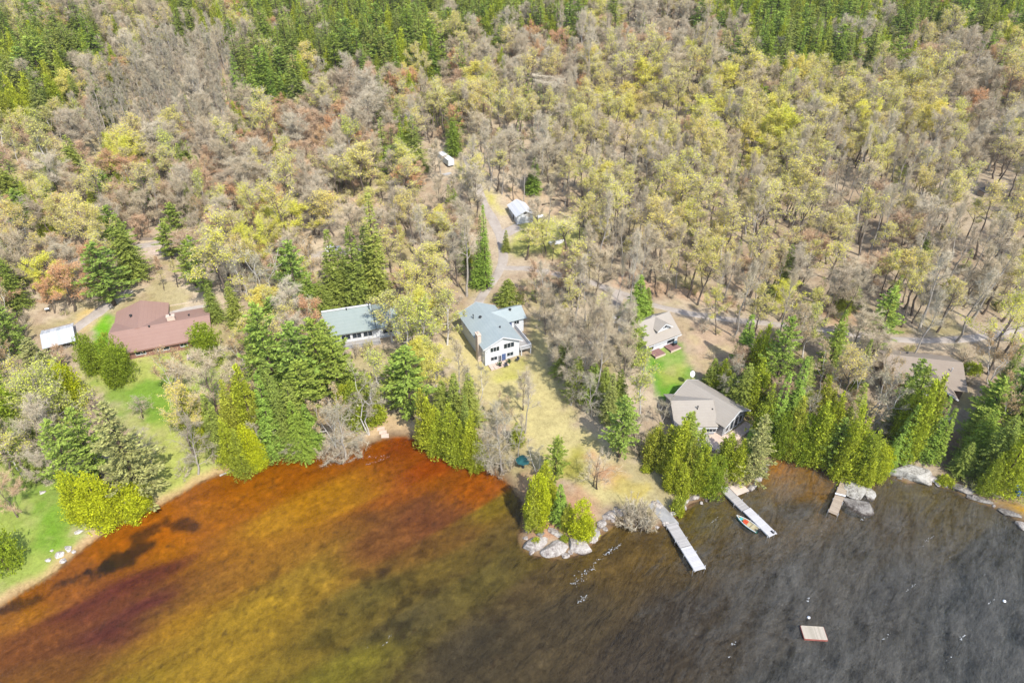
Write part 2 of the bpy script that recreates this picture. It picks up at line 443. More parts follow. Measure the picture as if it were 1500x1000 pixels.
ROADS = {
 'driveway': ([(682, 228), (694, 258), (704, 285), (722, 322), (734, 352), (737, 380), (728, 402), (712, 425), (700, 446), (700, 470)], 3.4),
 'gravel_road': ([(728, 392), (770, 393), (810, 400), (860, 412), (915, 432), (970, 450), (1040, 464), (1110, 472), (1180, 480), (1240, 488), (1310, 497), (1400, 497), (1500, 478), (1640, 440)], 2.9),
 'side_driveway': ([(96, 494), (118, 476), (138, 462), (160, 446), (190, 425)], 3.6),
 'back_lane': ([(40, 398), (120, 382), (180, 366), (222, 358), (270, 354), (330, 372), (400, 376), (470, 372), (530, 364)], 4.0),
 'cottage_driveway': ([(905, 432), (893, 452), (884, 480), (872, 505)], 5.4),
 'garage_apron': ([(734, 345), (748, 338), (760, 332)], 5.0),
}
ROADW = {k: (G2(p), w) for k, (p, w) in ROADS.items()}

def resample(line, step=1.2):
    P = np.array(line); out = []
    n = len(P)
    for i in range(n - 1):          # Catmull-Rom
        p0 = P[max(i - 1, 0)]; p1 = P[i]; p2 = P[i + 1]; p3 = P[min(i + 2, n - 1)]
        k = max(2, int(np.hypot(*(p2 - p1)) / step))
        for j in range(k):
            t = j / k
            out.append(0.5 * ((2 * p1) + (-p0 + p2) * t + (2 * p0 - 5 * p1 + 4 * p2 - p3) * t ** 2 + (-p0 + 3 * p1 - 3 * p2 + p3) * t ** 3))
    out.append(P[-1]); return np.array(out)
ROADL = {k: (resample(l), w) for k, (l, w) in ROADW.items()}

def build_ground():
    ys = [4.0]
    while ys[-1] < 1500:
        y = ys[-1]; ys.append(y + (0.62 if 50 < y < 175 else max(0.9, 0.0062 * y)))
    ys = np.array(ys)
    s = np.linspace(-1, 1, 460)
    Y = np.repeat(ys[:, None], len(s), 1); X = s[None, :] * (0.92 * ys[:, None] + 46)
    d = sdist(X, Y, LAND); Z = terrain(X, Y, d)
    # colours
    n1 = fbm(X * 0.05, Y * 0.05, 31, 5); n2 = fbm(X * 0.35, Y * 0.35, 32, 4)
    m = np.clip(0.5 + (n1 - 0.5) * 1.6 + (n2 - 0.5) * 1.5, 0, 1)[..., None]
    colr = lin(LITTER) * m + lin(LITTER2) * (1 - m)
    g = sstep(0.56, 0.68, fbm(X * 0.09, Y * 0.09, 33))[..., None] * 0.5
    colr = colr * (1 - g) + g * lin((168, 160, 96))
    j = (fbm(X * 0.3, Y * 0.3, 34) - 0.5) * 6 + (fbm(X * 0.12, Y * 0.12, 37) - 0.5) * 4 + (fbm(X * 1.1, Y * 1.1, 35) - 0.5) * 1.6
    for poly, c, soft in PATCHES:
        sd = sdist(X, Y, G2(poly)) + j * min(1, soft / 2)
        w = sstep(-soft, soft, sd)[..., None]
        c2 = lin(c) * (0.85 + 0.32 * n2[..., None]); dry = sstep(0.52, 0.72, fbm(X * 0.16, Y * 0.16, 36))[..., None] * 0.45
        c2 = c2 * (1 - dry) + dry * lin(DRYGRASS) * (0.8 + 0.3 * n2[..., None])
        colr = colr * (1 - w) + w * c2
    # worn verges along the roads
    for k, (l, w) in ROADL.items():
        dd = pdist(X, Y, l[::3])
        w2 = (1 - sstep(w * 0.45, w * 0.45 + 2.0, dd + j * 0.4))[..., None]
        colr = colr * (1 - 0.45 * w2) + 0.45 * w2 * lin((200, 184, 162))
    # wet sand and leaf wrack along the waterline
    shore = ((1 - sstep(0.5, 2.6, d + j * 0.3)) * (d > -0.5))[..., None]
    px, py, _ = proj(X, Y, 0)
    sandy = (1 - sstep(330, 420, px))[..., None]
    colr = colr * (1 - shore * .85) + shore * .85 * (lin((206, 172, 126)) * sandy + lin((150, 126, 100)) * (1 - sandy))
    wet = ((1 - sstep(0.1, 0.6, d + j * 0.12)) * (d > -1.0))[..., None]
    colr = colr * (1 - 0.55 * wet) + 0.55 * wet * lin((120, 84, 50))
    colr = colr * 0.62
    uw = (sstep(-0.05, -0.5, d + j * 0.05))[..., None]
    near = Y < 150
    bc = np.zeros_like(colr)
    rows = np.where(ys < 140)[0]
    bc[rows] = bed_colour(X[rows], Y[rows])
    colr = colr * (1 - uw) + uw * bc * 0.88
    nr, nc = X.shape
    me = bpy.data.meshes.new('ground')
    V = np.stack([X, Y, Z], -1).reshape(-1, 3)
    i = np.arange(nr * nc).reshape(nr, nc)
    F = np.stack([i[:-1, :-1], i[:-1, 1:], i[1:, 1:], i[1:, :-1]], -1).reshape(-1, 4)
    me.vertices.add(len(V)); me.vertices.foreach_set('co', V.astype(np.float32).ravel())
    me.loops.add(F.size); me.loops.foreach_set('vertex_index', F.astype(np.int32).ravel())
    me.polygons.add(len(F)); me.polygons.foreach_set('loop_start', np.arange(0, F.size, 4).astype(np.int32))
    me.polygons.foreach_set('use_smooth', np.ones(len(F), bool))
    me.update(calc_edges=True)
    a = me.attributes.new('soil', 'FLOAT_COLOR', 'POINT')
    ca = np.ones((len(V), 4), np.float32); ca[:, :3] = np.clip(colr.reshape(-1, 3), 0, 1)
    a.data.foreach_set('color', ca.ravel())
    t = NT('ground_cover')
    at = t.n('Attribute', attribute_name='soil'); tc = t.n('TexCoord')
    f1 = t.noise(0.9, 6, tc.outputs['Object'], 0.7); f2 = t.noise(3.3, 5, tc.outputs['Object'], 0.75)
    sm = t.math('ADD', t.math('MULTIPLY', f1.outputs[0], .5), t.math('MULTIPLY', f2.outputs[0], .5))
    var = t.ramp(sm, [(0.34, (0.66, 0.63, 0.6, 1)), (0.5, (1, 1, 1, 1)), (0.66, (1.28, 1.27, 1.22, 1))])
    colr2 = t.mix(1.0, at.outputs['Color'], var, 'MULTIPLY')
    b = t.n('BsdfDiffuse'); b.inputs['Roughness'].default_value = 0.6
    bp = t.n('Bump'); bp.inputs['Strength'].default_value = 0.55; bp.inputs['Distance'].default_value = 0.25
    t.l(sm, bp.inputs['Height']); t.l(bp.outputs[0], b.inputs['Normal'])
    t.l(colr2, b.inputs[0]); t.l(b.outputs[0], t.out.inputs[0])
    me.materials.append(t.mat)
    o = bpy.data.objects.new('ground', me); COL.objects.link(o); tag(o, kind='structure')
    return o

def build_roads():
    t = NT('gravel')
    tc = t.n('TexCoord'); a = t.noise(0.35, 5, tc.outputs['Object'], 0.65); f = t.noise(5, 4, tc.outputs['Object'], 0.8)
    sm = t.math('ADD', t.math('MULTIPLY', a.outputs[0], .65), t.math('MULTIPLY', f.outputs[0], .35))
    c = t.ramp(sm, [(0.3, rgba((168, 154, 140), .64)), (0.5, rgba((196, 184, 172), .64)), (0.7, rgba((214, 202, 190), .64))])
    b = t.n('BsdfDiffuse'); t.l(c, b.inputs[0]); t.l(b.outputs[0], t.out.inputs[0])
    for k, (l, w) in ROADL.items():
        d = np.gradient(l, axis=0); d /= np.linalg.norm(d, axis=1)[:, None]
        nrm = np.stack([-d[:, 1], d[:, 0]], 1)
        off = np.linspace(-1, 1, 7)
        jit = 1 + (vnoise(np.arange(len(l)) * 0.35, np.zeros(len(l)), 51) - 0.5) * 0.35
        P = l[:, None, :] + nrm[:, None, :] * off[None, :, None] * (w / 2) * jit[:, None, None]
        Zr = terrain(P[..., 0], P[..., 1])
        Zr = Zr + 0.10 + 0.05 * (1 - off[None, :] ** 2)
        Zr[:, 0] -= 0.25; Zr[:, -1] -= 0.25
        V = np.dstack([P, Zr]); nr, nc = V.shape[:2]
        i = np.arange(nr * nc).reshape(nr, nc)
        F = np.stack([i[:-1, :-1], i[1:, :-1], i[1:, 1:], i[:-1, 1:]], -1).reshape(-1, 4)[:, ::-1]
        o = MB().add(V.reshape(-1, 3), F).build(k, t.mat, smooth=True)
        tag(o, kind='structure')

def build_water():
    t = NT('lake_water')
    tc = t.n('TexCoord')
    def waves(rot, sx, sy, scale, detail, dist):
        m = t.n('Mapping'); m.vector_type = 'TEXTURE'; m.inputs['Rotation'].default_value = (0, 0, math.radians(rot)); m.inputs['Scale'].default_value = (1 / sx, 1 / sy, 1)
        t.l(tc.outputs['Object'], m.inputs[0])
        n = t.noise(scale, detail, m.outputs[0], 0.6); n.inputs['Distortion'].default_value = dist
        return n.outputs[0]
    w1 = waves(54, 0.42, 1.0, 0.34, 5, 0.5)     # long crests
    w2 = waves(44, 0.55, 1.0, 1.25, 5, 0.5)       # wind ripples
    w3 = waves(34, 0.6, 1.0, 3.2, 4, 0.3)
    px = t.n('SeparateXYZ'); t.l(tc.outputs['Object'], px.inputs[0])
    # the point shelters the cove: calmer to the west
    calm = t.n('MapRange'); calm.inputs['From Min'].default_value = -10; calm.inputs['From Max'].default_value = 45
    calm.inputs['To Min'].default_value = 0.28; calm.inputs['To Max'].default_value = 1.0
    t.l(px.outputs[0], calm.inputs[0])
    h = t.math('ADD', t.math('ADD', t.math('MULTIPLY', w1, 1.0), t.math('MULTIPLY', w2, 0.34)), t.math('MULTIPLY', w3, 0.10))
    h = t.math('MULTIPLY', h, calm.outputs[0])
    bp = t.n('Bump'); bp.inputs['Strength'].default_value = 1.0; bp.inputs['Distance'].default_value = 0.8
    t.l(h, bp.inputs['Height'])
    fr = t.n('Fresnel'); fr.inputs['IOR'].default_value = 1.31; t.l(bp.outputs[0], fr.inputs['Normal'])
    gl = t.n('BsdfGlossy'); gl.inputs['Roughness'].default_value = 0.10; t.l(bp.outputs[0], gl.inputs['Normal'])
    # light gathered and spread by ripples, painted into the transmission tint
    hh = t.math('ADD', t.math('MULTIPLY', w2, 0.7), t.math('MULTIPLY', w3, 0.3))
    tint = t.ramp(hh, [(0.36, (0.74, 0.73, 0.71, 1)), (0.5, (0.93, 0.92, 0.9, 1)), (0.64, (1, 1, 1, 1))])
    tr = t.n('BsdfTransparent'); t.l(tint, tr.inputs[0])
    mx = t.n('MixShader'); t.l(fr.outputs[0], mx.inputs[0]); t.l(tr.outputs[0], mx.inputs[1]); t.l(gl.outputs[0], mx.inputs[2])
    # cloudy, aerated crests in the open lake, sky reflection put into their grey
    cr = t.math('MULTIPLY', t.math('ADD', t.math('ADD', t.math('MULTIPLY', w1, 0.55), t.math('MULTIPLY', w2, 0.28)), t.math('MULTIPLY', w3, 0.17)), calm.outputs[0])
    cf = t.n('MapRange'); cf.inputs['From Min'].default_value = 0.36; cf.inputs['From Max'].default_value = 0.64; cf.inputs['To Max'].default_value = 0.36
    t.l(cr, cf.inputs[0])
    df = t.n('BsdfDiffuse'); df.inputs[0].default_value = (0.19, 0.178, 0.155, 1); t.l(bp.outputs[0], df.inputs['Normal'])
    m2 = t.n('MixShader'); t.l(cf.outputs[0], m2.inputs[0]); t.l(mx.outputs[0], m2.inputs[1]); t.l(df.outputs[0], m2.inputs[2])
    t.l(m2.outputs[0], t.out.inputs[0])
    o = MB().add([(-700, -60, 0), (700, -60, 0), (700, 150, 0), (-700, 150, 0)], [(0, 1, 2, 3)]).build('lake_water', t.mat)
    tag(o, kind='structure')
# ================================================================ TREES
def unit(v):
    return v / (np.linalg.norm(v, axis=-1, keepdims=True) + 1e-9)

def rnd_dirs(r, n):
    return unit(r.normal(size=(n, 3)))

def perp(d, r):
    return unit(np.cross(d, r.normal(size=d.shape)))

def deciduous(seed, H, R, clear=0.35, nl=10, nsub=6, ntw=2400, twl=0.85, tww=0.045, nleaf=0, leaf=0.2, r0=None, stems=1,
              up=0.55, droop=0.0, q=1.0, crook=0.35, spread=0.0, top=0.8):
    r = np.random.default_rng(seed)
    tr = MB(); cr = MB()
    r0 = r0 or 0.011 * H + 0.03
    big = 1.0 if q >= 0.8 else 1.35
    S0 = []; S1 = []; W = []
    for s in range(stems):
        az0 = 2 * math.pi * s / stems + r.uniform(0, 1); ln = (spread if stems > 1 else 0.05) * r.uniform(0.6, 1.3)
        k = 8
        tt = np.linspace(0, 1, k)
        off = np.cumsum(r.normal(0, 1, (k, 2)), axis=0) * 0.012 * H * crook / 0.35; off[0] = 0
        Hs = H * (1 if s == 0 else r.uniform(0.75, 0.95))
        pts = np.stack([off[:, 0] + math.cos(az0) * ln * H * tt ** 0.9 + s * 0.12, off[:, 1] + math.sin(az0) * ln * H * tt ** 0.9, tt * Hs * top], 1)
        rad = r0 / math.sqrt(stems) * (1 - 0.82 * tt); rad[0] *= 1.25
        pts0 = pts.copy(); pts0[0, 2] -= 0.4
        tr.tube(pts0, rad * (1 if q > .8 else 1.15), n=7 if q > .8 else 4)
        n_l = max(4, int(nl / (1 if stems == 1 else stems * 0.7)))
        for i in range(n_l):
            t = clear + (1 - clear) * (i + r.uniform(0.1, 0.9)) / n_l
            x = t * (k - 1); j = min(int(x), k - 2); b = pts[j] + (pts[j + 1] - pts[j]) * (x - j)
            rel = (t - clear) / (1 - clear)
            prof = math.sqrt(max(0.1, 1 - (1.25 * rel - 0.45) ** 2))
            L = R * prof * r.uniform(0.75, 1.15) * (0.8 if stems > 1 else 1.0)
            az = i * 2.4 + az0 + r.uniform(-0.4, 0.4)
            el = math.radians(20 + 45 * rel) * (0.55 + up)
            d = np.array([math.cos(az) * math.cos(el), math.sin(az) * math.cos(el), math.sin(el)])
            P = [b]; m = 5
            zroom = H - b[2]
            for a in range(m):
                d = d + r.normal(0, 0.16, 3) * crook / 0.35 + np.array([0, 0, (0.12 * up if not droop else -droop * (a / m))])
                d /= np.linalg.norm(d)
                P.append(P[-1] + d * L / m * 1.15)
            P = np.array(P); P[:, 2] = np.minimum(P[:, 2], H - 0.2 * r.random(len(P)))
            lr = max(0.02, r0 * 0.38 * (1 - 0.5 * rel)) * np.linspace(1, 0.25, m + 1)
            tr.tube(P, lr * (1 if q > .8 else 1.3), n=4 if q > .8 else 3)
            for a in range(2, m):
                S0.append(P[a]); S1.append(P[a + 1]); W.append(0.8)
            for u in range(nsub):
                x = r.uniform(0.25, 1.0) * m; j = min(int(x), m - 1); b2 = P[j] + (P[j + 1] - P[j]) * (x - j)
                dl = unit(P[j + 1] - P[j]); d2 = unit(dl * 0.75 + rnd_dirs(r, 1)[0] * 0.8 + np.array([0, 0, 0.35 * up - droop * 0.6]))
                L2 = L * r.uniform(0.28, 0.5)
                Q = [b2]
                for c in range(3):
                    d2 = unit(d2 + r.normal(0, 0.2, 3) + np.array([0, 0, 0.1 * up - droop * 0.35])); Q.append(Q[-1] + d2 * L2 / 3)
                Q = np.array(Q)
                if q > .8:
                    cr.tube(Q, max(0.014, lr[j] * 0.5) * np.linspace(1, 0.35, 4), n=3, mat=0)
                else:
                    sd = perp(unit(Q[3:] - Q[:1]), r) * 0.06
                    cr.tris(Q[:1] - sd, Q[:1] + sd, Q[3:], 0)
                for c in range(3):
                    S0.append(Q[c]); S1.append(Q[c + 1]); W.append(1.0)
    S0 = np.array(S0); S1 = np.array(S1); W = np.array(W); W /= W.sum()
    n = int(ntw * (1 if q > .8 else q))
    i = r.choice(len(S0), n, p=W); t = r.random((n, 1))
    a = S0[i] + (S1[i] - S0[i]) * t
    d = unit(unit(S1[i] - S0[i]) * 0.7 + r.normal(0, 0.65, (n, 3)) + np.array([0, 0, 0.3 * up - droop]))
    L = twl * r.uniform(0.5, 1.3, (n, 1)) * (1 if q > .8 else 1.35)
    tip = a + d * L; sd = perp(d, r) * tww * big / 2
    cr.tris(a - sd, a + sd, tip, 0)
    # finer forks
    a2 = a + d * L * 0.45; d2 = unit(d + r.normal(0, 0.6, d.shape)); sd2 = perp(d2, r) * tww * big * 0.38
    cr.tris(a2 - sd2, a2 + sd2, a2 + d2 * L * 0.7, 0)
    if nleaf:
        nb = int(nleaf * (1 if q > .8 else q)); j = r.integers(0, n, nb)
        c = a[j] + (tip[j] - a[j]) * r.uniform(0.35, 1.1, (nb, 1)) + r.normal(0, 0.12, (nb, 3))
        u = rnd_dirs(r, nb); v = perp(u, r); sz = leaf * r.uniform(0.5, 1.2, (nb, 1)) * (1 if q > .8 else 1.2)
        cr.quads(c, u * sz, v * sz * 0.62, 1)
    return tr, cr

def spruce(seed, H, R, q=1.0, base=0.05, power=0.85, ragged=0.18, thin=1.0):
    r = np.random.default_rng(seed); tr = MB(); cr = MB()
    tr.tube([(0, 0, -0.4), (0.02 * H * r.normal(0, .3), 0, H * 0.5), (0, 0, H * 0.97)], np.array([0.011 * H + .06, 0.007 * H + .03, 0.02]), n=6 if q > .8 else 4)
    C = []; U = []; V = []
    dz = 0.42 if q > .8 else 0.95
    z = H * base
    step = 0.42 if q > .8 else 0.85
    while z < H - 0.15:
        f = z / H
        rr = R * min(1.0, (1 - f) ** power * 1.06) * (0.78 + 0.22 * min(1, f / 0.12))
        n = max(4, int((5.5 + 3.0 * rr) * thin * (1 if q > .8 else 0.62)))
        for k in range(n):
            az = r.uniform(0, 2 * math.pi); L = rr * r.uniform(1 - ragged * 1.7, 1 + ragged)
            L = max(L, 0.15)
            m = max(1, int(L / step))
            s = (np.arange(m) + 0.9) / m
            dr = np.array([math.cos(az), math.sin(az)]); sid = np.array([-dr[1], dr[0], 0])
            dip = -0.30 * L * s + 0.16 * L * s ** 2.2 + 0.1 * (1 - f)
            p = np.stack([dr[0] * L * s, dr[1] * L * s, z + dip + r.normal(0, 0.05, m)], 1)
            for sgn in (-1, 1, 0):
                if sgn == 0 and q <= .8 and m > 2: continue
                ln = (0.62 if q > .8 else 0.95) * (1.05 - 0.45 * s)[:, None] * r.uniform(0.8, 1.2, (m, 1))
                dd = unit(np.array([dr[0], dr[1], -0.12])[None] * (0.75 if sgn else 1.0) + sid[None] * sgn * 0.9 + r.normal(0, 0.16, (m, 3)))
                w = unit(np.cross(dd, np.array([0, 0, 1.0])[None]) + r.normal(0, 0.35, (m, 3)))
                C.append(p + dd * ln * 0.5); U.append(dd * ln * 0.6); V.append(w * ln * 0.23)
        z += dz * r.uniform(0.8, 1.2) * (1 - 0.25 * f)
    cr.quads(np.concatenate(C), np.concatenate(U), np.concatenate(V), 0)
    # leader
    n = 14; c = np.stack([r.normal(0, .06, n), r.normal(0, .06, n), H - r.random(n) * 1.0], 1)
    cr.quads(c, rnd_dirs(r, n) * .12 + np.array([0, 0, .2]), rnd_dirs(r, n) * .08, 0)
    return tr, cr

def pine(seed, H, R, q=1.0, base=0.16, gap=1.6, pyramid=False):
    """whorls of near-level boughs, each a flat plate of needle tufts with air between the layers"""
    r = np.random.default_rng(seed); tr = MB(); cr = MB()
    tr.tube([(0, 0, -0.4), (r.normal(0, .1), r.normal(0, .1), H * 0.45), (0, 0, H * 0.96)], np.array([0.012 * H + .08, 0.008 * H + .03, 0.03]), n=7 if q > .8 else 4)
    C = []; D = []; z = H * base
    while z < H - 0.5:
        f = z / H
        prof = min(1.0, 0.6 + 1.5 * (f - base)) if f < 0.4 else (1 - (f - 0.4) / 0.64) ** 0.8
        if pyramid: prof = (1 - f) ** .8 * 1.05
        n = r.integers(4, 7) + (2 if pyramid else 0); a0 = r.uniform(0, 6.28)
        for k in range(n):
            az = a0 + k * 6.28 / n + r.uniform(-0.35, 0.35); L = max(0.5, R * prof * r.uniform(0.55, 1.2))
            el = r.uniform(-0.16, 0.12) + 0.5 * max(0, f - 0.6); z0 = z + r.normal(0, .12)
            bend = r.uniform(.10, .24)
            P = np.array([[math.cos(az) * L * s, math.sin(az) * L * s, z0 + L * s * el + bend * L * s * s] for s in (0, .5, 1)])
            tr.tube(P, np.array([.05, .035, .015]) * (1 if q > .8 else 1.2), n=3)
            out = np.array([math.cos(az), math.sin(az), 0]); sid = np.array([-out[1], out[0], 0])
            m = max(2, int(L / (0.42 if q > .8 else 0.75)))
            for s in np.linspace(0.25, 1.0, m):
                c = np.array([math.cos(az) * L * s, math.sin(az) * L * s, z0 + L * s * el + bend * L * s * s])
                half = (.22 + .42 * L * .3) * math.sin(min(1, s * .92) * 2.75 + .15)
                nn = 9 if q > .8 else 5
                off = r.uniform(-1, 1, (nn, 1)) * half * sid + r.normal(0, .14, (nn, 1)) * out
                C.append(c + off + r.normal(0, 1, (nn, 3)) * np.array([.05, .05, .075]))
                D.append(unit(out + off * .9 + np.array([0, 0, .35])))
        z += gap * r.uniform(0.75, 1.2) * (1 - 0.4 * f)
    m = 40; C.append(np.stack([r.normal(0, .2, m), r.normal(0, .2, m), H - r.random(m) * 1.3], 1)); D.append(rnd_dirs(r, m) + np.array([0, 0, .8]))
    C = np.concatenate(C); D = np.concatenate(D); n = len(C)
    u = unit(D + r.normal(0, 0.4, (n, 3))); v = unit(np.cross(u, np.array([0, 0, 1.0]) + r.normal(0, .45, (n, 3))))
    sz = r.uniform(0.2, 0.38, (n, 1)) * (1 if q > .8 else 1.5)
    cr.quads(C, u * sz, v * sz * 0.42, 0)
    return tr, cr

def cedar(seed, H, R, q=1.0, shape='spire', dens=1.0, base=0.03):
    """clumps of flat sprays over a main spire and a few lower side leaders"""
    r = np.random.default_rng(seed); tr = MB(); cr = MB()
    tr.tube([(0, 0, -0.4), (0, 0, H * 0.5), (0, 0, H * 0.9)], np.array([0.012 * H + .08, .008 * H + .04, .02]), n=6 if q > .8 else 4)
    def prof(f):
        if shape == 'spire': return np.minimum(1, 0.5 + 2.6 * f) * np.clip(1 - f, 0, 1) ** 0.66 * 1.1
        if shape == 'cone': return np.minimum(1, 0.75 + 2.5 * f) * np.clip(1 - f, 0, 1) ** 0.85 * 1.1
        return np.sqrt(np.clip(1 - ((f - 0.42) / 0.585) ** 2, 0, 1))
    lead = [(0.0, 0.0, H, R * (0.8 if shape != 'egg' else 0.9))]
    for k in range(4 if shape != 'cone' else 3):
        a = r.uniform(0, 6.28); o = R * r.uniform(.35, .6)
        lead.append((o * math.cos(a), o * math.sin(a), H * r.uniform(.5, .88), R * r.uniform(.42, .62)))
    C = []; O = []
    for (ox, oy, h, rr0) in lead:
        area = 2 * math.pi * rr0 * h * 0.6
        n = int(area * 2.1 * dens * (1 if q > .8 else .62))
        f = base + (1 - base) * r.random(n * 2); pr = prof(f)
        keep = r.random(len(f)) < pr + .1; f = f[keep][:n]; pr = pr[keep][:n]; n = len(f)
        az = r.uniform(0, 6.2832, n); X, Y = np.cos(az), np.sin(az)
        lob = vnoise(X * 1.6 + seed + ox * 3, Y * 1.6 + f * h * .4, seed) - .5
        rad = rr0 * pr * (1 + .75 * lob) * (1.15 - .75 * r.random(n) ** 2.0) * np.where(r.random(n) < .14, r.uniform(1.12, 1.5, n), 1.0)
        C.append(np.stack([ox + X * rad, oy + Y * rad, f * h + r.normal(0, .1, n)], 1)); O.append(np.stack([X, Y, np.full(n, .15)], 1))
    C = np.concatenate(C); O = unit(np.concatenate(O))
    k = 22 if q > .8 else 9
    n = len(C) * k
    sp = np.repeat(r.uniform(.28, .55, (len(C), 1)), k, 0)
    c = np.repeat(C, k, 0) + r.normal(0, 1, (n, 3)) * sp * np.array([.62, .62, .9]); o = np.repeat(O, k, 0)
    c[:, 2] = np.maximum(c[:, 2], .1)
    v = unit(o * 0.5 + np.array([0, 0, 0.65]) + r.normal(0, 0.42, (n, 3)))
    u = unit(np.cross(v, unit(o + r.normal(0, 0.6, (n, 3)))))
    sz = r.uniform(0.09, 0.25, (n, 1)) * (1 if q > .8 else 1.5)
    cr.quads(c, u * sz * 0.5, v * sz, 0)
    m = int(26 * H / 12); cc = np.stack([r.normal(0, .14, m), r.normal(0, .14, m), H + .35 - np.abs(r.normal(0, .9, m))], 1)
    vv = unit(r.normal(0, .25, (m, 3)) + np.array([0, 0, 1.0])); cr.quads(cc, perp(vv, r) * .1, vv * .26, 0)
    return tr, cr

def shrub(seed, H, R, ntw=900, nleaf=0, leaf=0.12, q=1.0):
    r = np.random.default_rng(seed); tr = MB(); cr = MB()
    S0 = []; S1 = []
    for i in range(14):
        az = r.uniform(0, 6.28); el = r.uniform(0.5, 1.4); L = math.hypot(H * math.sin(el), R * math.cos(el)) * r.uniform(0.75, 1.05)
        d = np.array([math.cos(az) * math.cos(el), math.sin(az) * math.cos(el), math.sin(el)])
        P = [np.array([math.cos(az), math.sin(az), 0]) * 0.15 * R + np.array([0, 0, -0.1])]
        for a in range(4):
            d = unit(d + r.normal(0, 0.15, 3)); P.append(P[-1] + d * L / 4)
        tr.tube(np.array(P), np.linspace(0.05, 0.012, 5), n=3)
        for a in range(1, 4): S0.append(P[a]); S1.append(P[a + 1])
    S0 = np.array(S0); S1 = np.array(S1)
    n = int(ntw * (1 if q > .8 else .4)); i = r.integers(0, len(S0), n)
    a = S0[i] + (S1[i] - S0[i]) * r.random((n, 1)); d = unit(unit(S1[i] - S0[i]) * .6 + r.normal(0, .65, (n, 3)) + np.array([0, 0, .15]))
    L = r.uniform(.3, .8, (n, 1)); sd = perp(d, r) * 0.02 * (1 if q > .8 else 1.8)
    cr.tris(a - sd, a + sd, a + d * L, 0)
    if nleaf:
        m = int(nleaf * (1 if q > .8 else .4)); j = r.integers(0, n, m)
        c = a[j] + d[j] * L[j] * r.uniform(.3, 1.1, (m, 1)); u = rnd_dirs(r, m); sz = leaf * r.uniform(.6, 1.2, (m, 1))
        cr.quads(c, u * sz, perp(u, r) * sz * .65, 1)
    return tr, cr

M_BARK = simple('bark_grey', (132, 118, 104), (88, 76, 66), 3.0, 0.95, stretch=(1, 1, .25), k=.8)
M_BARKD = simple('bark_dark', (104, 88, 74), (70, 58, 48), 3.0, 0.95, stretch=(1, 1, .25), k=.8)
M_BARKW = simple('bark_white', (236, 230, 220), (190, 180, 168), 2.0, 0.8, stretch=(1, 1, .5), k=.74)
M_BARKP = simple('bark_pale', (206, 196, 182), (160, 150, 138), 2.0, 0.85, stretch=(1, 1, .5), k=.64)
M_TWIG = leafmat('twigs_grey', [(186, 172, 148), (196, 184, 162), (178, 162, 140), (190, 174, 146)], .98, .0, .12)
M_TWIGP = leafmat('twigs_pale', [(196, 186, 164), (184, 172, 150)], .7, .0, .2)
M_TWIGR = leafmat('twigs_rust', [(198, 166, 138), (204, 172, 142), (190, 162, 136)], .98, .0, .2)
M_TWIGY = leafmat('twigs_olive', [(192, 184, 138), (184, 174, 132)], .98, .0, .2)
L_MAPLE = leafmat('buds_maple', [(222, 214, 94), (212, 210, 88), (228, 216, 114), (210, 206, 106), (226, 210, 108)], 1.1, .4, .1)
L_RUST = leafmat('buds_rust', [(216, 164, 120), (220, 172, 126), (210, 162, 124), (218, 182, 134)], 1.0, .35, .2)
L_BIRCH = leafmat('buds_birch', [(206, 210, 104), (200, 204, 96), (208, 204, 120)], 1.0, .35, .2)
L_TAN = leafmat('buds_tan', [(210, 184, 142), (208, 176, 132)], .95, .3, .2)
L_PALE = leafmat('buds_pale', [(206, 198, 160), (198, 190, 156)], .95, .3, .2)
L_SPRUCE = leafmat('needles_spruce', [(140, 150, 74), (126, 140, 70), (154, 160, 78), (142, 146, 86), (134, 152, 66)], 1.1, .28, .42)
L_PINE = leafmat('needles_pine', [(148, 168, 80), (138, 160, 80), (158, 174, 84), (150, 164, 76)], 1.02, .28, .42)
L_PINEP = leafmat('needles_pine_pale', [(176, 176, 118), (170, 170, 112)], .95, .25, .45)
L_CEDAR = leafmat('sprays_cedar', [(164, 174, 60), (178, 182, 60), (152, 164, 62), (170, 172, 70)], 1.02, .3, .42)
L_CEDARB = leafmat('sprays_cedar_bright', [(194, 198, 48), (186, 192, 52)], .98, .3, .4)
L_CEDARD = leafmat('sprays_cedar_dark', [(148, 164, 54), (142, 158, 56)], .98, .28, .42)
L_FIR = leafmat('needles_fir', [(142, 166, 76), (134, 158, 72)], 1.0, .28, .42)
L_SHRUB = leafmat('buds_shrub', [(194, 190, 108), (200, 192, 120)], 1.0, .3, .2)

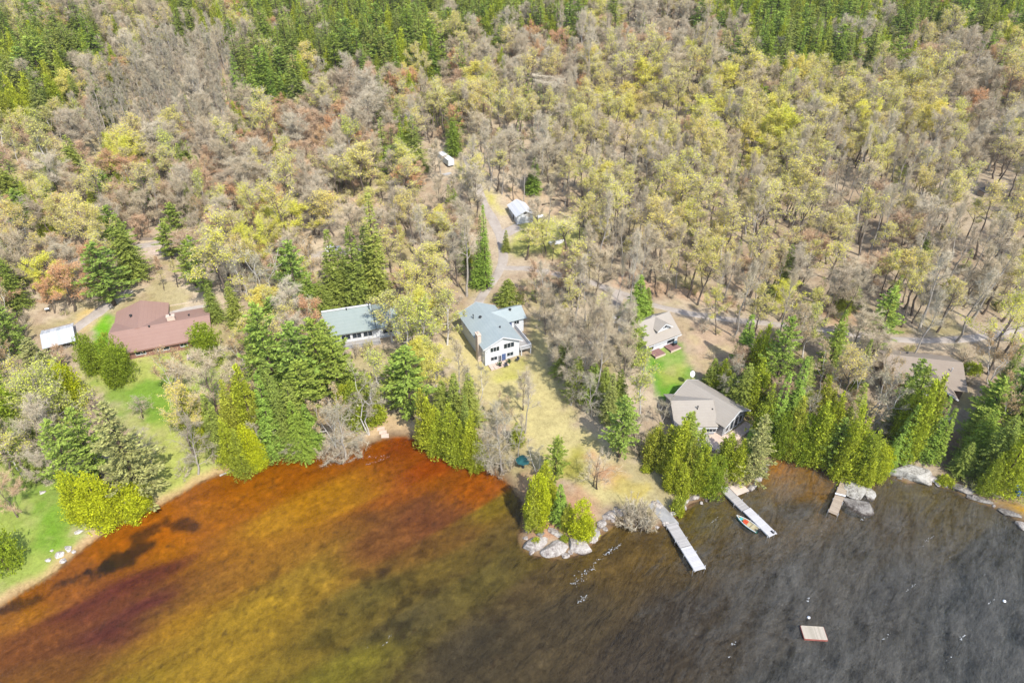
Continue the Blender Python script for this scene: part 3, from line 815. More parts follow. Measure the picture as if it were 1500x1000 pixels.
# kind -> style -> (words used in labels, builder, nominal height, nominal crown width, bark, crown materials, seeds)
SPEC = {
 'spruce_tree': {
   'slim': ('slim dark spruce', lambda s, q: spruce(s, 18, 2.4, q), 18, 4.6, M_BARKD, [L_SPRUCE], 3),
   'broad': ('broad ragged spruce', lambda s, q: spruce(s, 18, 4.0, q, ragged=.3, power=.75), 18, 7.4, M_BARKD, [L_SPRUCE], 3),
   'fir': ('bright green fir', lambda s, q: spruce(s, 16, 2.6, q, power=.95, ragged=.12), 16, 5.0, M_BARKD, [L_FIR], 2)},
 'pine_tree': {
   'green': ('layered green pine', lambda s, q: pine(s, 20, 4.2, q), 20, 8.2, M_BARKD, [L_PINE], 3),
   'pale': ('pale-tipped layered pine', lambda s, q: pine(s, 20, 5.8, q, base=.05, gap=1.35, pyramid=True), 20, 10.2, M_BARKD, [L_PINEP], 1),
   'round': ('bushy round-topped pine', lambda s, q: pine(s, 16, 4.4, q, base=.1, gap=1.25), 16, 8.6, M_BARKD, [L_PINE], 2)},
 'cedar_tree': {
   'spire': ('yellow-green cedar spire', lambda s, q: cedar(s, 14, 2.2, q), 14, 4.4, M_BARKD, [L_CEDAR], 4),
   'bright': ('bright lime cedar', lambda s, q: cedar(s, 11, 2.5, q, 'egg'), 11, 5.0, M_BARKD, [L_CEDARB], 3),
   'egg': ('dense rounded green cedar', lambda s, q: cedar(s, 11, 3.2, q, 'egg'), 11, 6.2, M_BARKD, [L_CEDARD], 3),
   'cone': ('conical green cedar', lambda s, q: cedar(s, 14, 3.0, q, 'cone', .9), 14, 5.8, M_BARKD, [L_CEDAR], 3)},
 'birch_tree': {
   'white': ('white-limbed bare birch', lambda s, q: deciduous(s, 16, 4.4, .3, 9, 6, 1300, .9, .05, 250, .15, .2, 2, .7, 0, q, .6, .14), 16, 8.5, M_BARKW, [M_TWIGP, L_PALE], 3),
   'budding': ('pale green budding birch', lambda s, q: deciduous(s, 17, 3.8, .3, 12, 6, 1500, .9, .045, 1900, .17, .2, 1, .75, 0, q, .4), 17, 7.4, M_BARKW, [M_TWIGP, L_BIRCH], 3),
   'willow': ('big round pale green budding tree', lambda s, q: deciduous(s, 13, 6.0, .1, 20, 9, 3200, .9, .045, 6500, .15, .26, 2, .5, .05, q, .35, .08, .85), 13, 12, M_BARKP, [M_TWIGP, L_BIRCH], 1),
   'tan': ('tan-tinged multi-stemmed birch', lambda s, q: deciduous(s, 16, 4.4, .4, 9, 6, 1500,   .9, .05, 3400, .14, .22, 3, .7, 0, q, .5, .2), 16, 9, M_BARKW, [M_TWIGP, L_TAN], 2)},
 'maple_tree': {
   'yellow': ('yellow-green budding maple', lambda s, q: deciduous(s, 18, 4.2, .42, 11, 8, 2300, .85, .033, 3200, .125, .2, 1, .6, 0, q), 18, 10.2, M_BARK, [M_TWIG, L_MAPLE], 5),
   'thin': ('thin sparsely budding maple', lambda s, q: deciduous(s, 19, 3.4, .58, 9, 6, 1500, .85, .032, 1300, .125, .25, 1, .75, 0, q, .28), 19, 8.4, M_BARK, [M_TWIG, L_MAPLE], 4),
   'full': ('full round lime-yellow maple', lambda s, q: deciduous(s, 16, 5.0, .3, 12, 8, 2000, .85, .035, 10500, .125, .22, 1, .55, 0, q), 17, 12.5, M_BARK, [M_TWIGY, L_MAPLE], 3)},
 'red_maple_tree': {
   'rust': ('rusty-orange budding maple', lambda s, q: deciduous(s, 15, 4.2, .3, 11, 7, 2200, .85, .035, 5000, .12, .19, 1, .6, 0, q), 15, 9.6, M_BARK, [M_TWIGR, L_RUST], 4)},
 'bare_tree': {
   'grey': ('bare grey-brown tree', lambda s, q: deciduous(s, 17, 4.2, .32, 12, 9, 5000, .9, .034, 0, .2, .2, 1, .65, 0, q), 17, 9.8, M_BARK, [M_TWIG, M_TWIG], 5),
   'tall': ('tall thin bare tree', lambda s, q: deciduous(s, 20, 3.2, .52, 10, 6, 2000, .9, .032, 0, .2, .25, 1, .8, 0, q, .28), 20, 6, M_BARKP, [M_TWIG, M_TWIG], 4),
   'pinkish': ('pinkish twiggy bare tree', lambda s, q: deciduous(s, 14, 4.2, .25, 12, 9, 5200, .9, .034, 500, .13, .17, 1, .6, 0, q), 14, 9.4, M_BARK, [M_TWIGR, L_PALE], 3),
   'dark': ('small dark bare spreading tree', lambda s, q: deciduous(s, 9, 4.4, .22, 8, 6, 700, .8, .04, 0, .2, .17, 1, .35, 0, q, .5), 9, 8, M_BARKD, [M_TWIG, M_TWIG], 1),
   'silver': ('silvery drooping leafless tree', lambda s, q: deciduous(s, 15, 4.6, .15, 16, 7, 1900, 1.0, .05, 0, .2, .24, 1, .5, .3, q, .4), 15, 9, M_BARKP, [M_TWIGP, M_TWIGP], 2)},
 'aspen_tree': {
   'pale': ('slender pale-trunked aspen', lambda s, q: deciduous(s, 18, 2.4, .5, 8, 5, 1100, .8, .045, 0, .2, .17, 1, .85, 0, q, .25), 18, 4.6, M_BARKP, [M_TWIGP, M_TWIG], 3)},
 'shrub': {
   'bare': ('bare grey thicket shrub', lambda s, q: shrub(s, 3.2, 2.4, 1000, 0, q=q), 3.2, 4.6, M_BARK, [M_TWIG, L_SHRUB], 3),
   'budding': ('low shrub with yellow buds', lambda s, q: shrub(s, 2.6, 1.9, 600, 700, q=q), 2.6, 3.8, M_BARK, [M_TWIG, L_SHRUB], 2),
   'evergreen': ('low bright evergreen shrub', lambda s, q: cedar(s, 2.2, 1.3, 1.0, 'egg', 1.6), 2.2, 2.6, M_BARKD, [L_CEDAR], 2)},
}
CATS = {'spruce_tree': 'conifer', 'pine_tree': 'pine', 'cedar_tree': 'cedar', 'birch_tree': 'birch', 'maple_tree': 'maple',
        'red_maple_tree': 'maple', 'bare_tree': 'tree', 'aspen_tree': 'aspen', 'shrub': 'shrub'}

_lib = {}; EXT = {}
def variant(kind, style, v, far):
    """meshes of one tree: (trunk, crown) near, or one joined mesh far"""
    key = (kind, style, v, far)
    if key in _lib: return _lib[key]
    words, fn, H, W, bark, mats, n = SPEC[kind][style]
    seed = (sum(map(ord, kind + style)) * 31 + v * 101) % 9973
    tr, cr = fn(seed, 0.6 if far else 1.0)
    V = np.concatenate(cr.v); EXT[(kind, style, v)] = (float(V[:, 2].max()), 2 * float(np.percentile(np.hypot(V[:, 0], V[:, 1]), 97)))
    if far:
        m = MB(); m.v, m.f, m.n = tr.v[:], tr.f[:], tr.n; m.m = [a * 0 for a in tr.m]
        for a, b, c in zip(cr.v, cr.f, cr.m):
            m.v.append(a); m.f.append(b - 0 + tr.n); m.m.append(c + 1)
        res = (m.mesh('%s_%s_far' % (kind, style), [bark] + mats),)
    else:
        res = (tr.mesh('%s_%s_trunk' % (kind, style), bark, True), cr.mesh('%s_%s_crown' % (kind, style), mats))
    _lib[key] = res
    return res
# ================================================================ BUILDINGS AND THINGS
K = 0.78
R_TEAL = shingles('shingle_blue_grey', (166, 178, 178), (188, 198, 196), k=.68)
R_TEAL2 = shingles('shingle_teal', (164, 178, 172), (184, 194, 188), k=.66)
R_RED = shingles('shingle_red_brown', (174, 138, 122), (188, 152, 136), k=.68)
R_TAN = shingles('shingle_tan', (176, 166, 154), (192, 182, 168), k=.68)
R_TAN2 = shingles('shingle_brown_tan', (164, 148, 132), (182, 166, 148), k=.64)
R_WHITE = striped('metal_roof_white', (228, 230, 232), (244, 244, 244), 0, .62, .66, .8, .5)
R_METAL = striped('metal_roof_galvanised', (206, 210, 214), (240, 242, 246), 0, .7, .66, .6, .5)
W_WHITE = striped('siding_white', (232, 236, 240), (242, 244, 246), 2, .22, .68, .9)
W_GREY = striped('siding_grey', (150, 152, 156), (164, 166, 170), 2, .22, .8, .85)
W_BROWN = striped('siding_brown', (120, 96, 80), (136, 110, 92), 2, .25, .8, .8)
W_BRICK = simple('brick_cream', (226, 208, 190), (206, 184, 164), 6, .9, .3, k=.8)
W_RED = simple('brick_red_brown', (150, 112, 98), (166, 124, 108), 6, .9, .3, k=.75)
TRIM = simple('trim_white', (244, 244, 244), (232, 232, 232), 2, .5, k=.74)
TRIMG = simple('trim_dark', (74, 70, 70), (88, 84, 82), 2, .6, k=.8)
GLASS = glassmat()
DARK = simple('dark_metal', (40, 40, 42), (56, 56, 58), 4, .5, k=.9)
CONC = simple('concrete', (204, 192, 180), (186, 174, 164), .8, .9, .2, k=.78)
CONCG = simple('concrete_grey', (196, 194, 192), (178, 178, 180), .8, .9, .2, k=.78)
STONE = simple('patio_stone', (226, 202, 184), (206, 184, 168), 1.5, .9, .2, k=.8)
DECKW = striped('deck_white', (226, 222, 220), (240, 236, 234), 1, .3, .56, .7, .7)
DECKG = striped('deck_grey', (196, 190, 184), (214, 208, 202), 1, .3, .56, .66, .75)
DECKB = striped('deck_brown', (168, 150, 130), (190, 172, 150), 1, .28, .75, .6, .8)
DECKR = striped('deck_raft', (190, 178, 158), (212, 198, 178), 0, .2, .66, .6, .8)
DECKM = striped('deck_maroon', (140, 104, 98), (156, 118, 110), 0, .2, .75, .6, .8)
WOOD = simple('weathered_wood', (170, 156, 142), (138, 124, 112), 3, .9, stretch=(1, 6, 6), k=.78)
LOGS = simple('stacked_firewood', (206, 200, 190), (116, 104, 94), 4.5, .95, .6, k=.75)

def thing(name, label, cat, px=None, rz=0.0, loc=None, group=None):
    if loc is None: loc = ground(*px)
    return tag(empty(name, loc, rz), label, cat, group)

def wallblock(mb, x0, x1, y0, y1, zb, ze, zr, axis, mat=0):
    if axis == 'y':
        xm = (x0 + x1) / 2
        F = [(x0, y0, zb), (x1, y0, zb), (x1, y0, ze), (xm, y0, zr), (x0, y0, ze)]
        B = [(x, y1, z) for x, y, z in F]
    else:
        ym = (y0 + y1) / 2
        F = [(x0, y1, zb), (x0, y0, zb), (x0, y0, ze), (x0, ym, zr), (x0, y1, ze)]
        B = [(x1, y, z) for x, y, z in F]
    n = 5
    mb.ngon(F, mat); mb.ngon(B[::-1], mat)
    for i in range(n):
        j = (i + 1) % n
        if i in (2, 3): continue      # the roof closes these
        mb.add([F[j], F[i], B[i], B[j]], [(0, 1, 2, 3)], mat)

def slab(mb, a, b, c, d, th, mat=0):
    """roof plane a-b along the eave, c-d along the ridge, th thick"""
    q = np.array([a, b, c, d], float); nrm = unit(np.cross(q[1] - q[0], q[3] - q[0])); lo = q - nrm * th
    v = np.concatenate([lo, q])
    mb.add(v, [(3, 2, 1, 0), (4, 5, 6, 7), (0, 1, 5, 4), (1, 2, 6, 5), (2, 3, 7, 6), (3, 0, 4, 7)], mat)

def roofblock(mb, x0, x1, y0, y1, ze, zr, axis, oe=.5, og=.45, th=.2, lift=.03):
    """two slopes of a gable roof, overhanging oe at the eaves and og at the gables"""
    z_e, z_r = ze + lift + th, zr + lift + th
    if axis == 'y':
        xm = (x0 + x1) / 2; sl = (zr - ze) / (xm - x0); d = oe * sl
        slab(mb, (x0 - oe, y1 + og, z_e - d), (x0 - oe, y0 - og, z_e - d), (xm, y0 - og, z_r), (xm, y1 + og, z_r), th)
        slab(mb, (x1 + oe, y0 - og, z_e - d), (x1 + oe, y1 + og, z_e - d), (xm, y1 + og, z_r), (xm, y0 - og, z_r), th)
    else:
        ym = (y0 + y1) / 2; sl = (zr - ze) / (ym - y0); d = oe * sl
        slab(mb, (x0 - og, y0 - oe, z_e - d), (x1 + og, y0 - oe, z_e - d), (x1 + og, ym, z_r), (x0 - og, ym, z_r), th)
        slab(mb, (x1 + og, y1 + oe, z_e - d), (x0 - og, y1 + oe, z_e - d), (x0 - og, ym, z_r), (x1 + og, ym, z_r), th)

def bargeboards(parent, x0, x1, y0, y1, ze, zr, axis, oe=.5, og=.45, h=.24, name='bargeboard'):
    """white boards under each gable edge"""
    if axis == 'y':
        xm = (x0 + x1) / 2; d = oe * (zr - ze) / (xm - x0)
        for y in (y0 - og - .03, y1 + og + .03):
            MB().bar((x0 - oe, y, ze + .1 - d), (xm, y, zr + .1), .06, h).build(name, TRIM, parent); MB().bar((x1 + oe, y, ze + .1 - d), (xm, y, zr + .1), .055, h).build(name, TRIM, parent)
    else:
        ym = (y0 + y1) / 2; d = oe * (zr - ze) / (ym - y0)
        for x in (x0 - og - .03, x1 + og + .03):
            MB().bar((x, y0 - oe, ze + .1 - d), (x, ym, zr + .1), .06, h).build(name, TRIM, parent); MB().bar((x, y1 + oe, ze + .1 - d), (x, ym, zr + .1), .055, h).build(name, TRIM, parent)

def face_frame(face, pos):
    """origin of a wall face and its horizontal axis and outward normal"""
    o = np.array(pos, float)
    ax = {'front': ((1, 0, 0), (0, -1, 0)), 'back': ((-1, 0, 0), (0, 1, 0)), 'right': ((0, 1, 0), (1, 0, 0)), 'left': ((0, -1, 0), (-1, 0, 0))}[face]
    return o, np.array(ax[0], float), np.array(ax[1], float)

def window(parent, face, pos, w, h, bars=1, trim=None, name='window'):
    o, a, n = face_frame(face, pos); up = np.array([0, 0, 1.0])
    fr = MB(); t = .13
    P = lambda u, v, e: o + a * u + up * v + n * e
    e = .05
    for (u0, v0, u1, v1) in ((-w / 2, -h / 2, -w / 2, h / 2), (w / 2, -h / 2, w / 2, h / 2)):
        fr.bar(P(u0, v0 - t / 2, e), P(u1, v1 + t / 2, e), t, .09)
    for v in (-h / 2, h / 2):
        fr.bar(P(-w / 2 + t / 2, v, e), P(w / 2 - t / 2, v, e), .09, t)
    for k in range(bars):
        u = -w / 2 + w * (k + 1) / (bars + 1)
        fr.bar(P(u, -h / 2 + t / 2, e), P(u, h / 2 - t / 2, e), .07, .07)
    f = fr.build(name, trim or TRIM, parent)
    pn = MB()
    q = [P(-w / 2, -h / 2, .02), P(w / 2, -h / 2, .02), P(w / 2, h / 2, .02), P(-w / 2, h / 2, .02)]
    q2 = [x - n * .04 for x in q]
    pn.add(q + q2, [(0, 1, 2, 3), (7, 6, 5, 4), (0, 4, 5, 1), (1, 5, 6, 2), (2, 6, 7, 3), (3, 7, 4, 0)])
    pn.build('pane', GLASS, f)
    return f

def door(parent, face, pos, w, h, mat, name='door'):
    o, a, n = face_frame(face, pos); up = np.array([0, 0, 1.0])
    q = [o + a * (w / 2 * i) + up * (h / 2 * k) + n * e for e in (-.02, .07) for i, k in ((-1, -1), (1, -1), (1, 1), (-1, 1))]
    d = MB().add(q, [(0, 3, 2, 1), (4, 5, 6, 7), (0, 1, 5, 4), (1, 2, 6, 5), (2, 3, 7, 6), (3, 0, 4, 7)]).build(name, mat, parent)
    k = MB(); p = o + a * (w * .38) + n * .12
    k.bar(p - a * .05, p + a * .05, .06); k.build('handle', DARK, d)
    return d

def vent(parent, x, y, z, name='roof_vent', r=.28):
    m = MB(); m.tube([(x, y, z - .3), (x, y, z + .28)], [r * .6, r * .6], 8); m.tube([(x, y, z + .28), (x, y, z + .42), (x, y, z + .46)], [r, r * .8, .02], 8, cap=True)
    return m.build(name, DARK, parent)

def flue(parent, x, y, z, h=1.1, mat=None):
    m = MB(); m.tube([(x, y, z - .3), (x, y, z + h)], [.1, .1], 8, cap=True); m.tube([(x, y, z + h), (x, y, z + h + .06), (x, y, z + h + .2)], [.2, .2, .03], 8, cap=True)
    return m.build('flue_pipe', mat or DARK, parent)

def railing(parent, pts, z, h=1.0, mat=None, name='railing'):
    m = MB()
    for a, b in zip(pts[:-1], pts[1:]):
        a = np.array([*a, z]); b = np.array([*b, z]); L = np.linalg.norm(b - a)
        m.bar(a + [0, 0, h], b + [0, 0, h], .12, .09); m.bar(a + [0, 0, .12], b + [0, 0, .12], .06, .06)
        n = max(1, int(L / 1.6))
        for i in range(n + 1):
            p = a + (b - a) * i / n; m.bar(p, p + [0, 0, h + .1], .13)
        k = int(L / .17)
        for i in range(1, k):
            p = a + (b - a) * i / k; m.bar(p + [0, 0, .15], p + [0, 0, h - .05], .05)
    return m.build(name, mat or TRIM, parent)

FOOT = []          # footprints kept clear of trees: (x, y, radius)
def foot(root, x0, x1, y0, y1, pad=1.5):
    c, s = math.cos(root.rotation_euler[2]), math.sin(root.rotation_euler[2])
    poly = [(root.location[0] + c * x - s * y, root.location[1] + s * x + c * y) for x, y in ((x0 - pad, y0 - pad), (x1 + pad, y0 - pad), (x1 + pad, y1 + pad), (x0 - pad, y1 + pad))]
    FOOT.append(poly)

LM = {}            # landmark name -> place

# ---------------------------------------------------------------- the white two-storey house
def white_house():
    r = thing('house', 'white two-storey house with a blue-grey gable roof, brick chimney and raised side deck', 'house', (711, 536), math.radians(24))
    r.location.z -= .15
    LM['the white two-storey house'] = (r.location[0] + 0, r.location[1] + 7)
    W, L, ze, zr = 8.9, 16.0, 5.5, 7.5
    foot(r, -1, W + 6, 0, L)
    m = MB(); wallblock(m, 0, W, 0, L, -1.2, ze, zr, 'y')
    m.build('wall', W_WHITE, r)
    f = MB(); f.box(-.06, W + .06, -.06, L + .06, -1.4, .35); f.build('foundation', CONCG, r)
    m = MB(); roofblock(m, 0, W, 0, L, ze, zr, 'y', .7, .7, .2); rf = m.build('roof', R_TEAL, r)
    bargeboards(r, 0, W, 0, L, ze, zr, 'y', .7, .7, name='bargeboard')
    # chimney
    m = MB(); m.box(-.95, -.05, 2.2, 3.7, -1, 7.7); m.box(-1.05, .02, 2.1, 3.8, 7.7, 7.9); c = m.build('chimney', W_BRICK, r)
    MB().tube([(-.5, 2.7, 7.9), (-.5, 2.7, 8.25)], [.16, .16], 8, cap=True).build('flue_pipe', W_BRICK, c); MB().tube([(-.5, 3.3, 7.9), (-.5, 3.3, 8.2)], [.16, .16], 8, cap=True).build('flue_pipe', W_BRICK, c)
    vent(r, 3.0, 10.3, 7.1, r=.42); vent(r, 5.6, 4.0, 7.25, r=.25); flue(r, 1.6, 11.5, 6.3, 1.3)
    # front openings
    window(r, 'front', (2.5, 0, 4.35), 2.3, 1.35, 2); window(r, 'front', (6.15, 0, 4.5), 2.7, 1.5, 2)
    window(r, 'front', (2.25, 0, 1.75), 1.7, 1.15, 1); window(r, 'front', (6.45, 0, 1.85), 1.7, 1.15, 1)
    BLUE = simple('door_blue', (84, 104, 150), (96, 116, 160), 3, .5, k=.7)
    window(r, 'front', (3.75, 0, 1.3), .8, 1.9, 1); door(r, 'front', (4.8, 0, 1.3), 1.0, 2.1, BLUE, 'patio_door')
    m = MB(); m.box(1.0, 8.2, -.13, -.065, 2.75, 2.83); m.build('belt_trim', TRIM, r)
    for y in (3.5, 8.0, 12.0): window(r, 'left', (0, y + 1.5, 4.2), 1.3, 1.1, 1)
    # rear wing with its own roof
    wx0, wx1, wy0, wy1 = W, W + 5.4, 9.2, 14.8
    m = MB(); wallblock(m, wx0 - .02, wx1, wy0, wy1, -1.2, 5.0, 6.6, 'x'); m.build('wing_wall', W_WHITE, r)
    m = MB(); roofblock(m, wx0 - 3.3, wx1, wy0, wy1, 5.0, 6.6, 'x', .6, .6, .2); m.build('wing_roof', R_TEAL, r)
    vent(r, wx0 + 2.6, 11.4, 6.5, r=.4)
    door(r, 'front', (W + 1.6, wy0, 3.75), .95, 2.1, BLUE, 'wing_door'); window(r, 'front', (W + 3.4, wy0, 4.0), 1.4, 1.3, 1)
    window(r, 'right', (wx1, 12, 3.9), 1.6, 1.2, 1)
    # raised deck along the right side
    m = MB(); m.box(W + .03, W + 3.0, -.6, wy0 - .03, 2.45, 2.62)
    dk = m.build('deck', DECKG, r)
    for x, y in ((W + 2.85, -.4), (W + .4, -.4), (W + 2.85, 3.0), (W + 2.85, 6.2), (W + 2.85, 9.0)):
        MB().bar((x, y, -1.2), (x, y, 2.45), .22).build('post', TRIM, dk)
    railing(dk, [(W + .1, -.55), (W + 2.95, -.55), (W + 2.95, wy0 - .2)], 2.62)
    m = MB()
    for i in range(13): m.box(W + 3.0 + i * .28, W + 3.3 + i * .28, 6.8, 8.0, 2.42 - i * .22, 2.48 - i * .22)
    m.bar((W + 3.0, 6.8, 2.35), (W + 6.6, 6.8, -.45), .08, .25); m.bar((W + 3.0, 8.0, 2.35), (W + 6.6, 8.0, -.45), .08, .25); m.build('stairs', WOOD, dk)
    # lean-to steps
    return r

def front_terrace():
    r = thing('patio', 'pale stone patio along the front wall of the white two-storey house', 'patio', (711, 536), math.radians(24))
    m = MB()
    rr = random.Random(3)
    for i in range(9):
        for j in range(2):
            x = .6 + i * .95 + rr.uniform(-.05, .05); y = -2.4 + j * 1.1
            m.box(x, x + .88, y, y + 1.02, -.5, .34 + rr.uniform(0, .03))
    m.build('paving', STONE, r)
    PL = leafmat('planter_leaves', [(70, 110, 60)], .6, .2)
    for i, (x, y, lab) in enumerate(((3.0, -1.9, 'dark planter pot with a leafy plant left of the blue patio doors'), (5.6, -1.6, 'dark planter pot with a leafy plant right of the blue patio doors'))):
        c, s = math.cos(r.rotation_euler[2]), math.sin(r.rotation_euler[2])
        p = (r.location[0] + c * x - s * y, r.location[1] + s * x + c * y, r.location[2] + .36)
        q = thing('planter', lab, 'planter', loc=p)
        MB().tube([(0, 0, 0), (0, 0, .5)], [.25, .34], 8, cap=True).build('pot', DARK, q)
        g = np.random.default_rng(i); n = 60; cc = g.normal(0, .25, (n, 3)) + np.array([0, 0, .75]); u = rnd_dirs(g, n)
        MB().quads(cc, u * .16, perp(u, g) * .1).build('foliage', PL, q)
    CUSH = simple('cushion_dark', (60, 60, 66), (72, 72, 78), 3, .9, k=.8)
    for i, (x, y, rz, lab) in enumerate(((4.2, -2.9, .2, 'dark patio chair in front of the blue doors of the white house'), (7.4, -2.2, -.6, 'dark patio chair near the deck corner of the white house'))):
        c, s = math.cos(r.rotation_euler[2]), math.sin(r.rotation_euler[2])
        x0, y0 = r.location[0] + c * x - s * y, r.location[1] + s * x + c * y
        q = thing('patio_chair', lab, 'chair', loc=(x0, y0, max(tz(x0, y0), r.location[2]) + .36), rz=rz)
        MB().box(-.35, .35, -.35, .35, .36, .46).build('seat', CUSH, q); MB().box(-.35, .35, .3, .4, .46, 1.0).build('backrest', CUSH, q)
        for sx in (-.3, .3):
            for sy in (-.3, .3): MB().bar((sx, sy, -.15), (sx, sy, .36), .06).build('leg', DARK, q)

# ---------------------------------------------------------------- the red-roofed bungalow
def red_house():
    r = thing('house', 'long low bungalow with a red-brown shingle roof and stone chimney on the lawn', 'house', (168, 531), math.radians(21))
    LM['the red-roofed bungalow'] = (r.location[0] + 9, r.location[1] + 9)
    L, D, ze, zr = 21.6, 13.4, 2.5, 4.1
    foot(r, 0, L, 0, 20)
    m = MB(); wallblock(m, 0, L, 0, D, -1, ze, zr, 'x'); m.build('wall', W_RED, r)
    m = MB(); roofblock(m, 0, L, 0, D, ze, zr, 'x', .8, .6, .22); rf = m.build('roof', R_RED, r)
    m = MB(); wallblock(m, 0.3, 11.2, D - .03, 19.5, -1, ze, zr + .2, 'y'); m.build('garage_wing_wall', W_RED, r)
    m = MB(); roofblock(m, 0.3, 11.2, 7.0, 19.5, ze, zr + .2, 'y', .8, .6, .22); m.build('garage_wing_roof', R_RED, r)
    m = MB(); m.box(12.4, 14.2, 7.6, 8.7, 3.2, 5.2); m.box(12.3, 14.3, 7.5, 8.8, 5.2, 5.35); c = m.build('chimney', W_BRICK, rf)
    m = MB(); m.tube([(13.3, 8.1, 5.3), (13.3, 8.1, 5.7)], [.18, .18], 8, cap=True); m.build('flue_pipe', DARK, r)
    vent(r, 8.4, 6.2, 4.25); vent(r, 17.3, 9.0, 3.85); vent(r, 3.8, 13.5, 4.1, r=.4)
    for x, w in ((2.5, 1.6), (6, 2.2), (11, 2.6), (15.5, 1.6)): window(r, 'front', (x, 0, 1.5), w, 1.3, 1)
    for y in (3, 12, 15): window(r, 'left', (0 if y < D else .3, y, 1.5), 1.4, 1.2, 1)
    window(r, 'right', (L, 3, 1.5), 1.6, 1.3, 1); window(r, 'right', (L, 7, 1.5), 1.6, 1.3, 1)
    door(r, 'front', (19.5, 0, 1.0), 1.0, 2.1, TRIM)
    # fascia
    m = MB(); m.box(-.62, L + .62, -.86, -.81, ze - .28, ze - .02); m.build('fascia', W_RED, r)
    t = thing('patio', 'pinkish concrete patio in front of the east end of the red-roofed bungalow', 'patio', loc=r.matrix_basis @ Vector((18.3, -2.2, 0)), rz=math.radians(21))
    t.location.z = tz(t.location[0], t.location[1])
    MB().box(-2.5, 3.2, -2.2, 1.3, -.5, .14).build('paving', STONE, t)
    t2 = thing('patio', 'large pale concrete parking pad behind the red-roofed bungalow', 'patio', loc=r.matrix_basis @ Vector((17.0, 16.6, 0)), rz=math.radians(21))
    t2.location.z = tz(t2.location[0], t2.location[1]) + .05
    MB().box(-5.6, 6.5, -3.2, 3.6, -.6, .12).build('paving', CONC, t2)
    FOOT.append([tuple((t2.matrix_basis @ Vector((x, y, 0)))[:2]) for x, y in ((-6, -4), (7, -4), (7, 4), (-6, 4))])
    RT = simple('retaining_stone', (220, 200, 170), (196, 176, 150), 2, .9, .3, k=.8)
    m = MB(); m.box(-5.6, 6.5, 3.62, 4.0, -.6, .55)
    w = m.build('retaining_wall', RT, None); w.matrix_basis = t2.matrix_basis.copy(); tag(w, 'low pale stone wall edging the parking pad behind the bungalow', 'wall', kind='thing')
    ac = thing('heat_pump', 'white heat pump box against the west wall of the red-roofed bungalow', 'heat pump', loc=r.matrix_basis @ Vector((-1.1, 9.5, 0)), rz=math.radians(21))
    ac.location.z = tz(ac.location[0], ac.location[1])
    m = MB(); m.box(-.4, .4, -.5, .5, 0, 1.0); m.build('casing', TRIM, ac); MB().tube([(-.405, 0, .5), (-.43, 0, .5)], [.35, .35], 12, cap=True).build('fan_grille', DARK, ac)

# ---------------------------------------------------------------- firewood shed
def wood_shed():
    r = thing('shed', 'open-fronted woodshed with a shiny ribbed metal roof left of the bungalow', 'shed', (72, 520), math.radians(30))
    LM['the metal-roofed woodshed'] = (r.location[0] + 3, r.location[1] + 3)
    W, D = 5.8, 7.0
    foot(r, 0, W, -1, D)
    for x, y in ((.1, .1), (W / 2, .1), (W - .1, .1), (.1, D - .1), (W - .1, D - .1)):
        MB().bar((x, y, -.6), (x, y, 2.4 if y < 1 else 3.2), .2).build('post', WOOD, r)
    m = MB(); m.box(0.02, W - .02, D - .1, D, -.5, 3.25); m.box(0, .1, .25, D - .12, -.5, 2.4); m.box(W - .1, W, .25, D - .12, -.5, 2.4); m.build('wall', WOOD, r)
    m = MB(); slab(m, (-.6, -.7, 2.45), (W + .6, -.7, 2.45), (W + .6, D * .55, 3.85), (-.6, D * .55, 3.85), .12)
    slab(m, (W + .6, D + .6, 2.9), (-.6, D + .6, 2.9), (-.6, D * .55, 3.85), (W + .6, D * .55, 3.85), .12); m.build('roof', R_METAL, r)
    g = np.random.default_rng(4)
    lg = MB()
    for i in range(17):
        for j in range(10):
            x = .35 + i * .3 + g.uniform(-.03, .03); z = .12 + j * .2 + g.uniform(-.03, .03)
            lg.tube([(x, .5 + g.uniform(-.08, .08), z), (x, 1.6, z)], [.12, .12], 6, cap=True)
    o = lg.build('firewood_stack', LOGS); o.matrix_basis = r.matrix_basis.copy(); tag(o, 'stack of split grey firewood filling the front of the metal-roofed woodshed', 'firewood')
    a = thing('barbecue', 'small white-lidded barbecue standing behind the metal-roofed woodshed', 'barbecue', (71, 457), .4)
    m = MB(); m.box(-.5, .5, -.3, .3, .75, .95); m.build('firebox', DARK, a); MB().tube([(-.5, 0, .95), (.5, 0, .95)], [.3, .3], 10, cap=True).build('lid', TRIM, a)
    for x in (-.4, .4):
        for y in (-.22, .22): MB().bar((x, y, 0), (x, y, .75), .06).build('leg', DARK, a)

